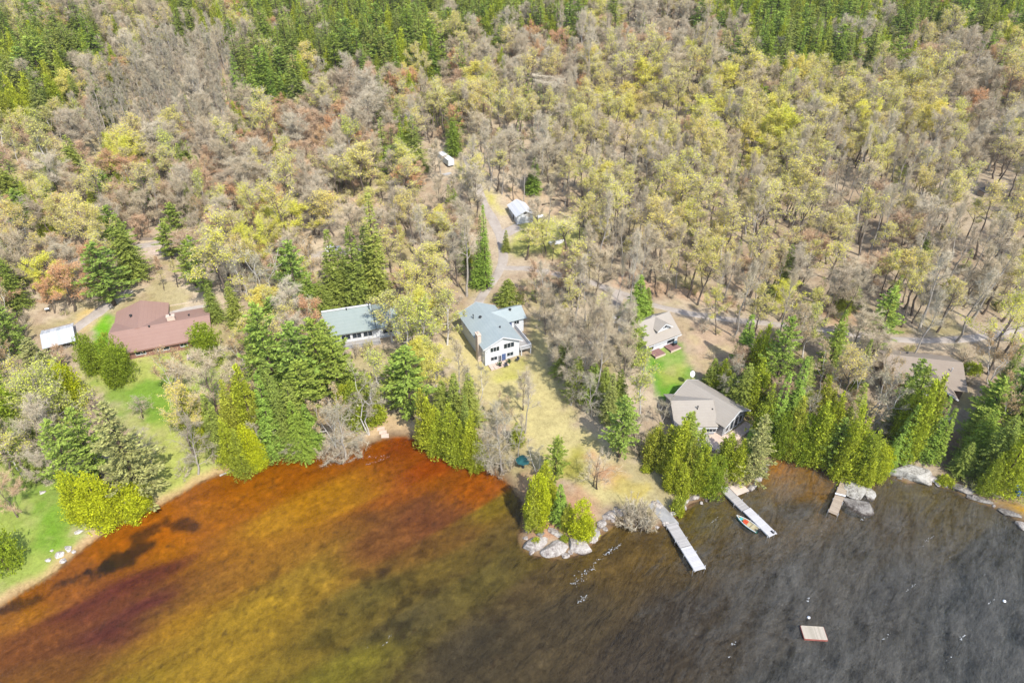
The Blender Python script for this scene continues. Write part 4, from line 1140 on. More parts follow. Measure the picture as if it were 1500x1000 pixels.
# ---------------------------------------------------------------- long teal-roofed house
def teal_house():
    r = thing('house', 'long house with a pale teal roof and white lakeside veranda half hidden by pines', 'house', (492, 505), math.radians(17))
    LM['the teal-roofed house'] = (r.location[0] + 6, r.location[1] + 5)
    L, D, ze, zr = 16.0, 10.5, 3.2, 4.7
    foot(r, -2, L, -3, D)
    m = MB(); wallblock(m, -2, L, 0, D, -1, ze, zr, 'x'); m.build('wall', W_WHITE, r)
    m = MB(); roofblock(m, -2, L, 0, D, ze, zr, 'x', .6, .5, .2); rf = m.build('roof', R_TEAL2, r)
    # raised shed roof over the west two thirds
    m = MB(); slab(m, (-2.2, -.9, 3.35), (10.2, -.9, 3.35), (10.2, 7.6, 5.6), (-2.2, 7.6, 5.6), .3); m.build('raised_roof', R_TEAL2, rf)
    m = MB(); m.box(-2.2, 10.2, 7.2, 7.55, 4.3, 5.28); m.build('clerestory_wall', TRIMG, r)
    m = MB(); m.bar((-2.2, 7.66, 5.55), (10.2, 7.66, 5.55), .1, .3); m.bar((10.26, -.9, 3.25), (10.26, 7.6, 5.5), .1, .34); m.build('roof_edge', TRIMG, r)
    MB().bar((-2.2, 7.3, 5.68), (10.1, 7.3, 5.68), .7, .06).build('ridge_flashing', TRIM, rf)
    flue(r, 9.6, 5.8, 5.2, 1.5); vent(r, 4, 6.8, 5.5, r=.2)
    # veranda
    m = MB(); m.box(-2, 10.8, -2.8, -.02, -.6, .3); m.build('veranda_floor', DECKG, r)
    railing(r, [(-1.9, -2.7), (10.7, -2.7)], .3, .9, CONCG)
    for x in (0, 2.7, 5.4, 8.1): window(r, 'front', (x, 0, 1.75), 2.2, 1.5, 1)
    window(r, 'front', (13, 0, 1.7), 2.4, 1.3, 1)
    t = thing('patio_table', 'dark patio table on the white veranda of the teal-roofed house', 'table', loc=r.matrix_basis @ Vector((1.8, -1.6, .3)))
    MB().tube([(0, 0, .7), (0, 0, .76)], [.6, .6], 12, cap=True).build('tabletop', DARK, t)
    for k in range(4): MB().bar((.4 * math.cos(k * 1.57), .4 * math.sin(k * 1.57), 0), (.3 * math.cos(k * 1.57), .3 * math.sin(k * 1.57), .7), .06).build('leg', DARK, t)

# ---------------------------------------------------------------- white garage up the drive
def garage():
    r = thing('garage', 'white gabled garage beside the gravel drive up the hill', 'garage', (757, 329), math.radians(17))
    LM['the white garage'] = (r.location[0] + 3, r.location[1] + 4)
    W, L, ze, zr = 5.4, 8.6, 2.9, 4.4
    foot(r, 0, W, 0, L, 2.5)
    m = MB(); wallblock(m, 0, W, 0, L, -1, ze, zr, 'y'); m.build('wall', W_WHITE, r)
    m = MB(); roofblock(m, 0, W, 0, L, ze, zr, 'y', .5, .5, .16); m.build('roof', R_WHITE, r)
    bargeboards(r, 0, W, 0, L, ze, zr, 'y', .5, .5, name='bargeboard')
    m = MB(); m.box(1.0, 4.4, -.07, -.01, -.3, 2.3); d = m.build('garage_door', TRIM, r)
    m = MB()
    for z in (.3, .9, 1.5, 2.1): m.box(1.0, 4.4, -.1, -.07, z, z + .05)
    m.build('door_panel_seams', TRIMG, d)
    MB().box(2.2, 3.2, -.05, .02, 3.2, 3.7).build('gable_vent', TRIMG, r)
    door(r, 'left', (0, 3.5, 1.0), .95, 2.1, TRIMG); window(r, 'left', (0, 7, 1.9), 1.2, 1.0, 1)

def trailer():
    r = thing('storage_trailer', 'long white box trailer parked among bare trees at the top of the drive', 'trailer', (657, 247), math.radians(28))
    LM['the white box trailer'] = (r.location[0], r.location[1] + 5)
    W, L, H = 2.3, 9.5, 2.9
    foot(r, 0, W, 0, L, 2.5)
    BODY = striped('trailer_panel', (232, 240, 228), (246, 248, 244), 1, 1.2, .7, .85)
    m = MB(); m.box(0, W, 0, L, .9, H); m.build('body', BODY, r)
    m = MB(); m.box(-.04, W + .04, -.04, L + .04, H, H + .08); m.build('roof', TRIM, r)
    m = MB(); m.box(.15, W - .15, -.06, -.02, .95, H - .15); m.bar((W / 2, -.08, 1.0), (W / 2, -.08, H - .2), .06); m.build('rear_door', TRIM, r)
    for y in (2.5, 3.8):
        for x in (.15, W - .15):
            MB().tube([(x - .15, y, .45), (x + .15, y, .45)], [.5, .5], 12, cap=True).build('wheel', DARK, r)
    for x in (.6, W - .6): MB().bar((x, L - 1.5, 0), (x, L - 1.5, .9), .2).build('landing_leg', DARK, r)
    p = thing('lumber_pile', 'low pile of grey boards on the grass by the white box trailer', 'boards', (655, 256), .5)
    m = MB()
    for i in range(6):
        for j in range(3): m.box(-1.6, 1.6, -.6 + i * .22, -.4 + i * .22, .05 + j * .13, .15 + j * .13)
    m.build('boards', CONCG, p)

# ---------------------------------------------------------------- cottage with dormer
def cottage():
    r = thing('cottage', 'small white cottage with a grey-tan roof and a windowed front dormer', 'cottage', (945, 519), math.radians(31))
    LM['the dormered cottage'] = (r.location[0] + 4, r.location[1] + 5)
    W, D, ze, zr = 10.2, 9.2, 3.0, 6.2
    foot(r, -1, W, -2, D)
    m = MB(); wallblock(m, 0, W, 0, D, -1, ze, zr, 'x'); m.build('wall', W_WHITE, r)
    m = MB(); roofblock(m, 0, W, 0, D, ze, zr, 'x', .7, .5, .2); rf = m.build('roof', R_TAN, r)
    m = MB(); m.box(-.5, W + .5, -.83, -.78, ze - .62, ze - .35); m.build('fascia', TRIM, r)
    # dormer: a cross gable on the front slope
    dx0, dx1 = 4.3, 8.1
    m = MB(); wallblock(m, dx0, dx1, 1.3, 4.6, 3.4, 5.0, 6.2, 'y'); dm = m.build('dormer', W_WHITE, r)
    m = MB(); roofblock(m, dx0, dx1, 1.3, 4.5, 5.0, 6.2, 'y', .5, .7, .16); m.build('dormer_roof', R_TAN, dm)
    bargeboards(dm, dx0, dx1, 1.3, 4.5, 5.0, 6.2, 'y', .5, .7, name='dormer_trim')
    window(dm, 'front', (6.2, 1.3, 5.05), 1.9, .8, 2)
    # rear-left cross gable
    m = MB(); wallblock(m, -.02, 4.2, 3.4, D + 1.5, 0, 3.6, 5.7, 'y'); m.build('rear_gable_wall', W_WHITE, r)
    m = MB(); roofblock(m, 0, 4.2, 3.6, D + 1.5, 3.6, 5.7, 'y', .5, .5, .16); m.build('rear_gable_roof', R_TAN, r)
    door(r, 'front', (5.1, 0, 1.05), 1.0, 2.1, TRIM)
    window(r, 'front', (1.4, 0, 1.6), 1.8, 1.5, 1, TRIMG); window(r, 'front', (8.0, 0, 1.6), 2.2, 1.6, 1, TRIMG)
    for x0, x1, lab in ((1.0, 4.2, 'left'), (5.9, 9.2, 'right')):
        q = thing('deck_platform', 'maroon wooden step platform %s of the cottage door, above the bright lawn' % ('left' if lab == 'left' else 'right'), 'deck', loc=r.matrix_basis @ Vector((0, 0, 0)), rz=math.radians(31))
        MB().box(x0, x1, -2.6, -.05, .25, .4).build('floorboards', DECKM, q)
        MB().box(x0, x1, -2.65, -2.6, -.7, .42).build('skirt', W_BRICK, q)
    q = thing('barbecue', 'black covered barbecue at the front wall of the dormered cottage', 'barbecue', loc=r.matrix_basis @ Vector((8.3, -1.2, .4)), rz=.5)
    MB().box(-.55, .55, -.3, .3, .3, .9).build('cabinet', DARK, q); MB().tube([(-.5, 0, .95), (.5, 0, .95)], [.32, .32], 10, cap=True).build('lid', simple('grill_blue', (60, 84, 96), (74, 96, 108), 2, .5), q)
    for x in (-.45, .45): MB().bar((x, 0, 0), (x, 0, .3), .08).build('leg', DARK, q)

# ---------------------------------------------------------------- tan lakeside house
def lake_house():
    r = thing('house', 'sprawling grey-tan roofed lakeside house with white-framed window walls and terrace', 'house', (1057, 640), math.radians(-50))
    LM['the tan lakeside house'] = (r.location[0] - 3, r.location[1] + 5)
    # local x runs from the window gable back up the slope (x negative = inland), local y to the right of the gable
    L, W, ze, zr = 12.4, 7.8, 3.4, 5.4
    foot(r, -L - 2, 2, -9, W)
    m = MB(); wallblock(m, -L, 0, 0, W, -1.5, ze, zr, 'x'); m.build('wall', W_GREY, r)
    m = MB(); roofblock(m, -L, 0, 0, W, ze, zr, 'x', .6, .7, .2); rf = m.build('roof', R_TAN, r)
    bargeboards(r, -L, 0, 0, W, ze, zr, 'x', .6, .7, .3, name='bargeboard')
    for y in (1.35, 3.0, 4.6, 6.2): window(r, 'right', (0, y, 1.75), 1.25, 2.2 + (.5 if 2 < y < 5.5 else 0), 0)
    vent(r, -4, 1.0, 4.3, r=.2); flue(r, -6.0, -1.5, 4.4, 1.0)
    # second block, ridge across, broad slope toward the lake
    r2 = math.radians(52)
    q = empty('west_wing', (-7.6, 0.2, 0), r2); q.parent = r
    # wing frame: x to the photo's left-right, y away from the lake
    x0, x1, y0, y1 = -5.2, 4.2, -5.4, 4.6
    m = MB(); wallblock(m, x0, x1 - 1.2, y0, y1, -1.5, 2.9, 5.3, 'x'); m.build('wing_wall', W_GREY, q)
    m = MB(); roofblock(m, x0, x1 - 1.4, y0, y1, 2.9, 5.3, 'x', .6, .6, .2); m.build('wing_roof', R_TAN, q)
    m = MB(); m.box(x0 - .4, x1 - 1.0, y0 - .76, y0 - .7, 2.45, 2.75); m.build('wing_fascia', TRIM, q)
    window(q, 'front', (2.2, y0, 1.6), 2.2, 1.5, 2)
    # low front block with end windows
    m = MB(); wallblock(m, -3.4, .6, y0 - 5.2, y0, -1.8, 1.7, 2.7, 'y'); m.build('sunroom_wall', W_GREY, q)
    m = MB(); roofblock(m, -3.4, .6, y0 - 5.2, y0 - .2, 1.7, 2.7, 'y', .6, .5, .18); m.build('sunroom_roof', R_TAN, q)
    for u in (.6, 2.1, 3.6): window(q, 'right', (.6, y0 - 4.8 + u, .7), 1.2, 1.3, 1)
    m = MB(); m.box(-4.0, 1.25, y0 - 5.78, y0 - 5.7, 1.1, 1.35); m.build('sunroom_fascia', TRIM, q)
    # terrace
    t = thing('terrace', 'pale pinkish stone terrace between the wings of the tan lakeside house', 'terrace', (1062, 634), math.radians(-50))
    m = MB(); m.box(-5.5, 1.5, -7.5, -.4, -1.6, .22); m.box(.7, 3.0, -6.0, 6.5, -1.6, .16); m.build('paving', STONE, t)
    d = thing('satellite_dish', 'round white satellite dish on a pole behind the tan lakeside house', 'satellite dish', (1010, 566))
    MB().bar((0, 0, -.3), (0, 0, 3.4), .12).build('pole', DARK, d)
    P = [(0, 0, 0)]; m = MB()
    ax = unit(np.array([.5, -.75, .45])); a = unit(np.cross(ax, [0, 0, 1])); b = np.cross(ax, a); c = np.array([0, 0, 3.7])
    rings = []
    for rr in (0, .35, .7, 1.0):
        rings.append([c + a * rr * .75 * math.cos(k * math.pi / 8) + b * rr * .75 * math.sin(k * math.pi / 8) + ax * rr * rr * .22 for k in range(16)])
    for i in range(3):
        for k in range(16):
            k2 = (k + 1) % 16; m.add([rings[i][k], rings[i][k2], rings[i + 1][k2], rings[i + 1][k]], [(0, 1, 2, 3)])
    m.build('dish', TRIM, d)
    MB().bar(c, c + ax * .6, .05).build('feed_arm', DARK, d)

# ---------------------------------------------------------------- brown house on the right
def brown_house():
    r = thing('house', 'brown house with a wide tan roof and white-edged glazed porch gable among evergreens', 'house', (1364, 594), math.radians(-12))
    LM['the brown house'] = (r.location[0] + 2, r.location[1] + 6)
    x0, x1, y0, y1, ze, zr = -9.5, 6.2, 2.5, 15.0, 3.6, 6.4
    foot(r, x0, x1, -2, y1)
    m = MB(); wallblock(m, x0, x1, y0, y1, -1, ze, zr, 'x'); m.build('wall', W_BROWN, r)
    m = MB(); roofblock(m, x0, x1, y0, y1, ze, zr, 'x', .7, .6, .22); rf = m.build('roof', R_TAN2, r)
    # porch gable on the lake side
    m = MB(); wallblock(m, -2.6, 3.4, -.6, 8, -1, 3.6, 5.4, 'y'); m.build('porch_wall', W_BROWN, r)
    m = MB(); roofblock(m, -2.6, 3.4, -.6, 7.6, 3.6, 5.4, 'y', .6, .9, .2); m.build('porch_roof', R_TAN2, r)
    bargeboards(r, -2.6, 3.4, -.6, 7.6, 3.6, 5.4, 'y', .6, .9, .34, name='porch_bargeboard')
    window(r, 'front', (-1.1, -.6, 1.5), 1.8, 2.2, 1, TRIMG); window(r, 'front', (1.6, -.6, 1.5), 1.8, 2.2, 1, TRIMG); window(r, 'front', (.4, -.6, 3.9), 2.2, .9, 2, TRIMG)
    window(r, 'right', (x1, 6, 1.6), 1.6, 1.3, 1, TRIMG)
    flue(r, 4.0, 6.2, 5.1, 1.3, CONCG); MB().box(3.6, 4.5, 5.4, 6.2, 4.9, 5.12).build('skylight', TRIM, r)
    vent(r, -3.5, 12.5, 4.9, r=.3)
    t = thing('patio', 'grey stone patio below the glazed porch of the brown house', 'patio', (1370, 606), math.radians(-12))
    MB().box(-2.5, 3, -2.0, 1.5, -.6, .12).build('paving', CONC, t)
    c = thing('patio_chair', 'red-cushioned patio chair below the porch of the brown house', 'chair', (1371, 602), .5)
    RED = simple('cushion_red', (206, 70, 50), (188, 60, 44), 3, .8, k=.8)
    MB().box(-.4, .4, -.4, .4, .45, .62).build('seat', RED, c); MB().box(-.4, .4, .3, .45, .62, 1.2).build('backrest', RED, c)
    for x in (-.35, .35):
        for y in (-.35, .35): MB().bar((x, y, 0), (x, y, .45), .07).build('leg', DARK, c)

# ---------------------------------------------------------------- docks, boat, raft
def dock(a, b, w, mat, label, mat2=None, split=.5, rails=False, z=.55, jog=0.0):
    A = np.array(flat(*a, z)); B = np.array(flat(*b, z)); d = B - A; L = np.hypot(*d)
    r = tag(empty('dock', (A[0], A[1], 0), math.atan2(d[1], d[0]) - math.pi / 2), label, 'dock')
    s = L * split
    segs = [(0, s - .04, mat, 0), (s + .04, L, mat2 or mat, jog)] if mat2 else [(0, L, mat, 0)]
    for y0, y1, m_, jx in segs:
        m = MB(); n = int((y1 - y0) / .3)
        g = random.Random(int(L * 10))
        for i in range(n):
            yy = y0 + (y1 - y0) * i / n
            m.box(-w / 2 + jx, w / 2 + jx, yy, yy + (y1 - y0) / n - .02, z - .05, z + g.uniform(-.006, .012))
        m.build('decking', m_, r)
        m = MB()
        for x in (-w / 2 + .06 + jx, w / 2 - .06 + jx): m.box(x - .06, x + .06, y0 + .02, y1 - .02, z - .3, z - .055)
        m.build('stringer', WOOD if m_ is DECKB else CONCG, r)
    for y in np.linspace(.6, L - .4, 4):
        for x in (-w / 2 - .07, w / 2 + .07 + (jog if y > s else 0)):
            MB().bar((x, y, -2.4), (x, y, z + .25), .1).build('post', CONCG, r)
    return r, L

def docks():
    r, L = dock((983, 766), (1026, 834), 2.15, DECKG, 'white two-section dock beside the concrete boat ramp, straight out from the point', DECKW, .52)
    LM['the boat-ramp dock'] = tuple(r.location[:2])
    m = MB()
    m.bar((1.15, L * .45, .6), (1.15, L * .45, 1.5), .06); m.bar((1.15, L * .45 + .5, .6), (1.15, L * .45 + .5, 1.5), .06)
    m.bar((1.15, L * .45, 1.5), (1.15, L * .45 + .5, 1.5), .06); m.build('ladder', CONCG, r)
    r, L = dock((1056, 710), (1132, 784), 1.85, DECKG, 'long pale dock with the green rowboat moored on its near side', DECKW, .5, jog=-.15)
    LM['the long dock with the rowboat'] = tuple(r.location[:2])
    m = MB()
    for i in range(3): m.box(-.7, -.3, L - .9 + i * .25, L - .75 + i * .25, .57, .7)
    m.build('cleat', DARK, r)
    r, L = dock((1241, 699), (1220, 752), 1.65, DECKB, 'brown wooden dock tied to the bare rock islet under the cedars')
    LM['the brown dock'] = tuple(r.location[:2])
    b = thing('plank_bench', 'white plank laid across the middle of the brown wooden dock', 'plank', loc=r.matrix_basis @ Vector((.0, L * .52, .57)), rz=r.rotation_euler[2] + .25)
    MB().box(-.95, .95, -.2, .2, .28, .34).build('seat', TRIM, b)
    for x in (-.7, .7): MB().box(x - .05, x + .05, -.15, .15, 0, .28).build('leg', WOOD, b)
    # shore platform by the long dock
    p = thing('deck_platform', 'square weathered plank platform on the shore beside the long dock', 'deck', loc=(*flat(1082, 715, .7), .0), rz=math.radians(25))
    m = MB(); 
    for i in range(9): m.box(-1.5, 1.5, -1.35 + i * .3, -1.07 + i * .3, .62, .7)
    m.build('floorboards', simple('pale_planks', (222, 204, 188), (196, 178, 162), 2, .9, stretch=(.5, 4, 4), k=.8), p)
    for x in (-1.35, 1.35):
        for y in (-1.2, 1.2): MB().bar((x, y, -1.2), (x, y, .62), .14).build('post', WOOD, p)

def rowboat():
    a = np.array(flat(1110, 777, .4)); b = np.array(flat(1079, 756, .4)); d = b - a; L = np.hypot(*d)
    r = tag(empty('rowboat', (a[0], a[1], 0), math.atan2(d[1], d[0]) - math.pi / 2), 'green-hulled rowboat with an orange life vest aboard, moored along the long dock', 'boat')
    HULL = simple('hull_green', (58, 122, 110), (70, 136, 122), 2, .4, k=.8); INN = simple('boat_cream', (214, 200, 158), (198, 184, 144), 2, .6, k=.62)
    n = 12; sec = []
    for i in range(n + 1):
        t = i / n; w = .78 * (1 - max(0, (t - .35) / .65) ** 2.2) * (0.86 + .14 * min(1, t / .25)); w = max(w, .03)
        sh = .52 + .22 * t ** 2
        k = -.12 + .18 * max(0, t - .75) / .25
        sec.append([(-w, sh), (-w * .96, sh * .5), (-w * .62, k + .05), (0, k), (w * .62, k + .05), (w * .96, sh * .5), (w, sh)])
    V = [(x, i / n * L, z) for i, s in enumerate(sec) for x, z in s]; F = []
    for i in range(n):
        for j in range(6): F.append((i * 7 + j, (i + 1) * 7 + j, (i + 1) * 7 + j + 1, i * 7 + j + 1))
    m = MB().add(V, F); m.ngon([V[j] for j in range(7)]); m.build('hull', HULL, r, True)
    Vi = [(x * .9, i / n * L * .96 + .06, max(z + .05, .16)) for i, s in enumerate(sec) for x, z in s]
    m = MB().add(Vi, [f[::-1] for f in F]); m.build('hull_lining', INN, r, True)
    m = MB()
    for sgn in (0, 6):
        for i in range(n): m.bar(V[i * 7 + sgn], V[(i + 1) * 7 + sgn], .09, .07)
    m.build('gunwale', TRIM, r)
    MB().box(-.66, .66, L * .18, L * .30, .38, .46).build('seat', INN, r); MB().box(-.68, .68, L * .48, L * .58, .38, .46).build('seat', INN, r)
    MB().box(-.45, .45, L * .74, L * .86, .42, .5).build('seat', simple('teal_seat', (70, 176, 180), (84, 188, 190), 2, .6, k=.8), r)
    m = MB(); m.box(-.2, .2, -.42, .02, .45, .95); m.box(-.1, .1, -.3, -.12, -.4, .45); m.build('outboard_motor', DARK, r)
    v = thing('life_vest', 'bright orange life vest lying on the seat of the green rowboat', 'life vest', loc=r.matrix_basis @ Vector((0, L * .56, .47)), rz=.8)
    OR = simple('vest_orange', (220, 90, 52), (206, 78, 44), 3, .8, k=.75)
    m = MB()
    for x in (-.26, .26): m.box(x - .2, x + .2, -.35, .35, 0, .14)
    m.build('foam_panel', OR, v); MB().box(-.3, .3, .3, .48, .03, .2).build('collar', OR, v)

def raft():
    a = np.array([flat(*p, .45) for p in ((1173, 916), (1206, 918), (1212, 936), (1179, 935))])
    c = a.mean(0); d = a[1] - a[0]
    r = tag(empty('swim_raft', (c[0], c[1], 0), math.atan2(d[1], d[0])), 'square pale wooden swim raft floating alone in the dark open water', 'raft')
    LM['the swim raft'] = tuple(c)
    m = MB(); w, h = 1.78, 1.12
    for i in range(18):
        x = -w + i * 2 * w / 18; m.box(x + .01, x + 2 * w / 18 - .01, -h, h, .4, .46)
    m.build('decking', DECKR, r)
    RD = simple('raft_skirt', (168, 96, 84), (148, 84, 74), 2, .8, k=.75)
    m = MB(); m.box(-w + .02, w - .02, -h - .05, -h, .1, .44); m.box(-w + .02, w - .02, h, h + .05, .1, .44); m.box(-w - .05, -w, -h, h, .1, .44); m.box(w, w + .05, -h, h, .1, .44); m.build('skirt', RD, r)
    m = MB(); m.box(-w + .08, w + -.08, -h - .02, -h + .12, .462, .49); m.box(-w + .08, w - .08, h - .12, h + .02, .462, .49); m.build('edge_board', DECKR, r)
    for y in (-.7, .7): MB().tube([(-w + .1, y, .02), (w - .1, y, .02)], [.28, .28], 10, cap=True).build('float_drum', DARK, r)

# ---------------------------------------------------------------- rocks
def rock_mesh(seed, sx, sy, sz, sub=3, rough=.25):
    bm = bmesh.new(); bmesh.ops.create_icosphere(bm, subdivisions=sub, radius=1.0)
    g = np.random.default_rng(seed); V = np.array([v.co for v in bm.verts]); F = np.array([[v.index for v in f.verts] for f in bm.faces]); bm.free()
    # flat facets from random cutting planes, then grain
    for k in range(18):
        nn = rnd_dirs(g, 1)[0]; off = g.uniform(.5, .85); s = V @ nn; V = V - nn * np.maximum(0, s - off)[:, None]
    V = V * (1 + rough * (fbm(V[:, 0] * 2 + seed, V[:, 1] * 2 + V[:, 2] * 1.7, seed) - .5)[:, None])
    return V * np.array([sx, sy, sz]), F

def rockmat(name, c1, c2, c3):
    t = NT(name); tc = t.n('TexCoord'); geo = t.n('NewGeometry')
    a = t.noise(.7, 6, tc.outputs['Object'], .7); b2 = t.noise(3.2, 5, tc.outputs['Object'], .75)
    s = t.math('ADD', t.math('MULTIPLY', a.outputs[0], .55), t.math('MULTIPLY', b2.outputs[0], .45))
    c = t.ramp(s, [(.38, rgba(c3, .55)), (.5, rgba(c1, .58)), (.66, rgba(c2, .66))])
    # dark wet band near the waterline
    sp = t.n('SeparateXYZ'); t.l(geo.outputs['Position'], sp.inputs[0])
    zz = t.math('ADD', sp.outputs[2], t.math('MULTIPLY', b2.outputs[0], .5))
    wet = t.ramp(zz, [(.30, (.30, .26, .24, 1)), (.55, (1, 1, 1, 1))])
    c = t.mix(1, c, wet, 'MULTIPLY')
    d = t.n('BsdfPrincipled'); d.inputs['Roughness'].default_value = .9; d.inputs['Specular IOR Level'].default_value = .2
    bp = t.n('Bump'); bp.inputs['Strength'].default_value = .6; bp.inputs['Distance'].default_value = .15; t.l(s, bp.inputs['Height']); t.l(bp.outputs[0], d.inputs['Normal'])
    t.l(c, d.inputs[0]); t.l(d.outputs[0], t.out.inputs[0]); return t.mat

def rocks():
    GR = rockmat('granite_pale', (190, 180, 170), (220, 212, 204), (124, 108, 104)); GD = rockmat('granite_grey', (150, 142, 134), (186, 180, 170), (88, 80, 74))
    GP = rockmat('granite_lichen', (196, 190, 178), (218, 212, 202), (104, 96, 86))
    PK = rockmat('boulder_white', (226, 216, 206), (242, 236, 230), (150, 140, 132))
    def put(px, sx, sy, sz, rz, mat, label, seed, zoff=0.0, cat='rock', name='rock'):
        x, y, z = ground(*px)
        V, F = rock_mesh(seed, sx, sy, sz)
        o = MB().add(V, F).build(name, mat, None, False, (x, y, max(z, 0) + zoff), rz)
        tag(o, label, cat); FOOT_R.append((x, y, max(sx, sy)))
        return o
    # tip of the point
    put((781, 796), 2.8, 2.0, 1.1, .5, GR, 'pale granite ledge at the western corner of the point, nearest the cove', 1)
    put((816, 804), 3.3, 2.0, 1.2, .1, GR, 'broad white granite slab at the very tip of the point', 2)
    put((846, 799), 3.0, 2.0, 1.3, -.2, GR, 'white granite slab at the tip, just right of the broad one', 3)
    put((867, 785), 2.5, 1.6, 1.0, .8, GR, 'long pale ledge below the bright cedar on the point', 4)
    put((880, 768), 1.8, 1.1, .8, .9, GR, 'pale ledge running up behind the bright cedar on the point', 5)
    put((892, 755), 2.0, 1.2, .8, .6, GR, 'cracked pale ledge at the foot of the dry lawn on the point', 6)
    put((908, 752), 1.6, 1.0, .7, .2, GR, 'small pale ledge touching the grey thicket on the point', 7)
    put((815, 780), 2.0, .9, .6, -.5, GR, 'tilted whitish slab lying among brown needles on the point', 8)
    put((792, 783), .9, .7, .5, .3, GD, 'small grey stone at the foot of the tall cedar on the point', 9)
    # right of the ramp
    put((962, 738), 1.8, .9, .7, -.6, GR, 'whitish slab along the uphill side of the boat ramp', 11)
    put((1000, 735), 2.0, 1.1, .8, .4, GR, 'large pale ledge between the boat ramp and the long dock', 12)
    put((1018, 728), 1.7, 1.0, .8, .5, GR, 'pale ledge just left of the long dock', 13)
    for i, (p, s, l) in enumerate((((985, 752), .8, 'round whitish boulder beside the low lime cedar at the boat ramp'), ((996, 748), .75, 'second round boulder on the waterline right of the ramp'), ((1004, 744), .55, 'small boulder on the waterline right of the ramp'),
        ((974, 768), .9, 'boulder at the bottom corner of the boat ramp'), ((962, 772), .6, 'small boulder on the left of the dock root'), ((1028, 737), .5, 'small pale stone at the water left of the long dock'))):
        put(p, s, s * .85, s * .75, i, PK, l, 20 + i)
    put((1100, 714), 2.0, 1.0, .8, .6, GR, 'whitish ledge at the water right of the plank platform', 31)
    put((1112, 700), 1.6, .9, .8, .9, GR, 'reddish-white ledge under the tall pine right of the long dock', 32)
    put((1120, 688), 1.4, .8, .6, 1.1, GD, 'grey ledge at the left end of the small orange cove', 33)
    # islet by the brown dock
    put((1252, 718), 3.1, 2.7, 1.25, .2, GP, 'lichen-grey hump, inland half of the islet beside the brown dock', 41, .0)
    put((1257, 741), 3.3, 2.9, .85, -.2, GD, 'dark wet outer half of the rock islet beside the brown dock', 42, -.05)
    put((1272, 724), 1.5, 2.3, .9, .2, GP, 'split-off slab on the right side of the rock islet', 43, -.05)
    # right shore
    put((1337, 694), 5.4, 2.7, 1.7, -.15, GP, 'large speckled pale granite outcrop at the water right of the islet', 51, -.1)
    put((1362, 699), 2.4, 1.4, .8, -.4, GR, 'lower speckled shoulder of the large pale outcrop', 52)
    put((1361, 709), .55, .45, .45, 0, PK, 'single white stone in the shallows below the pale outcrop', 53)
    put((1412, 717), 3.2, 1.3, .8, -.45, GD, 'long grey slab along the right shore before the orange grass', 54)
    put((1440, 733), 3.0, .9, .6, -.45, GD, 'flat dark ledge at the water below the orange grass', 55)
    put((1480, 752), 2.8, 1.0, .7, -.5, GD, 'grey ledge at the right edge of the photo, below the orange grass', 56)
    put((1497, 770), 1.8, 1.2, .8, -.4, GR, 'pale end boulder at the right edge in the water', 57)
    # stones scattered along the foot of the point and the right shore
    pts = [(772, 800), (778, 809), (797, 812), (803, 806), (828, 814), (836, 808), (856, 803), (858, 792), (872, 790), (874, 776), (886, 774), (898, 762), (902, 745), (918, 764), (770, 788), (772, 778),
           (1034, 731), (1042, 729), (1092, 717), (1106, 708), (1118, 694), (1124, 680), (1386, 712), (1398, 716), (1426, 727), (1456, 741), (1466, 747), (1318, 700), (1352, 702), (1374, 708)]
    for i, p in enumerate(pts):
        s = .38 + .5 * vnoise(i * 3.7, 1.3, 5)
        where = 'along the foot of the rocky point' if p[0] < 930 else ('on the water edge beside the long dock' if p[0] < 1200 else 'along the right shore below the evergreens')
        o = put(p, s * 1.2, s * .9, s * .7, i * .9, GR if i % 3 else GD, 'small granite stone at the waterline ' + where, 100 + i, cat='stone', name='stone')
        o['group'] = 'shore stones ' + where
    # lawn boulders
    for i, (p, s, l) in enumerate((((70, 820), .75, 'leftmost whitish boulder of the heap on the west lawn'), ((88, 812), 1.0, 'biggest white boulder in the middle of the heap on the west lawn'), ((100, 803), .9, 'upper right white boulder of the heap on the west lawn'),
        ((92, 822), .8, 'lowest boulder of the heap, nearest the beach'), ((76, 806), .45, 'small grey boulder above the heap on the west lawn'), ((107, 808), .55, 'small boulder at the right end of the heap on the west lawn'))):
        put(p, s, s * .8, s * .65, i * 1.3, PK, l, 60 + i, cat='boulder', name='boulder')
    put((62, 721), .9, .65, .22, .2, PK, 'flat white stone alone on the upper west lawn', 70, cat='boulder', name='boulder')
    put((115, 778), 1.0, .65, .16, .3, PK, 'flat tan stone on the west lawn near the lime cedars', 71, cat='boulder', name='boulder')

FOOT_R = []

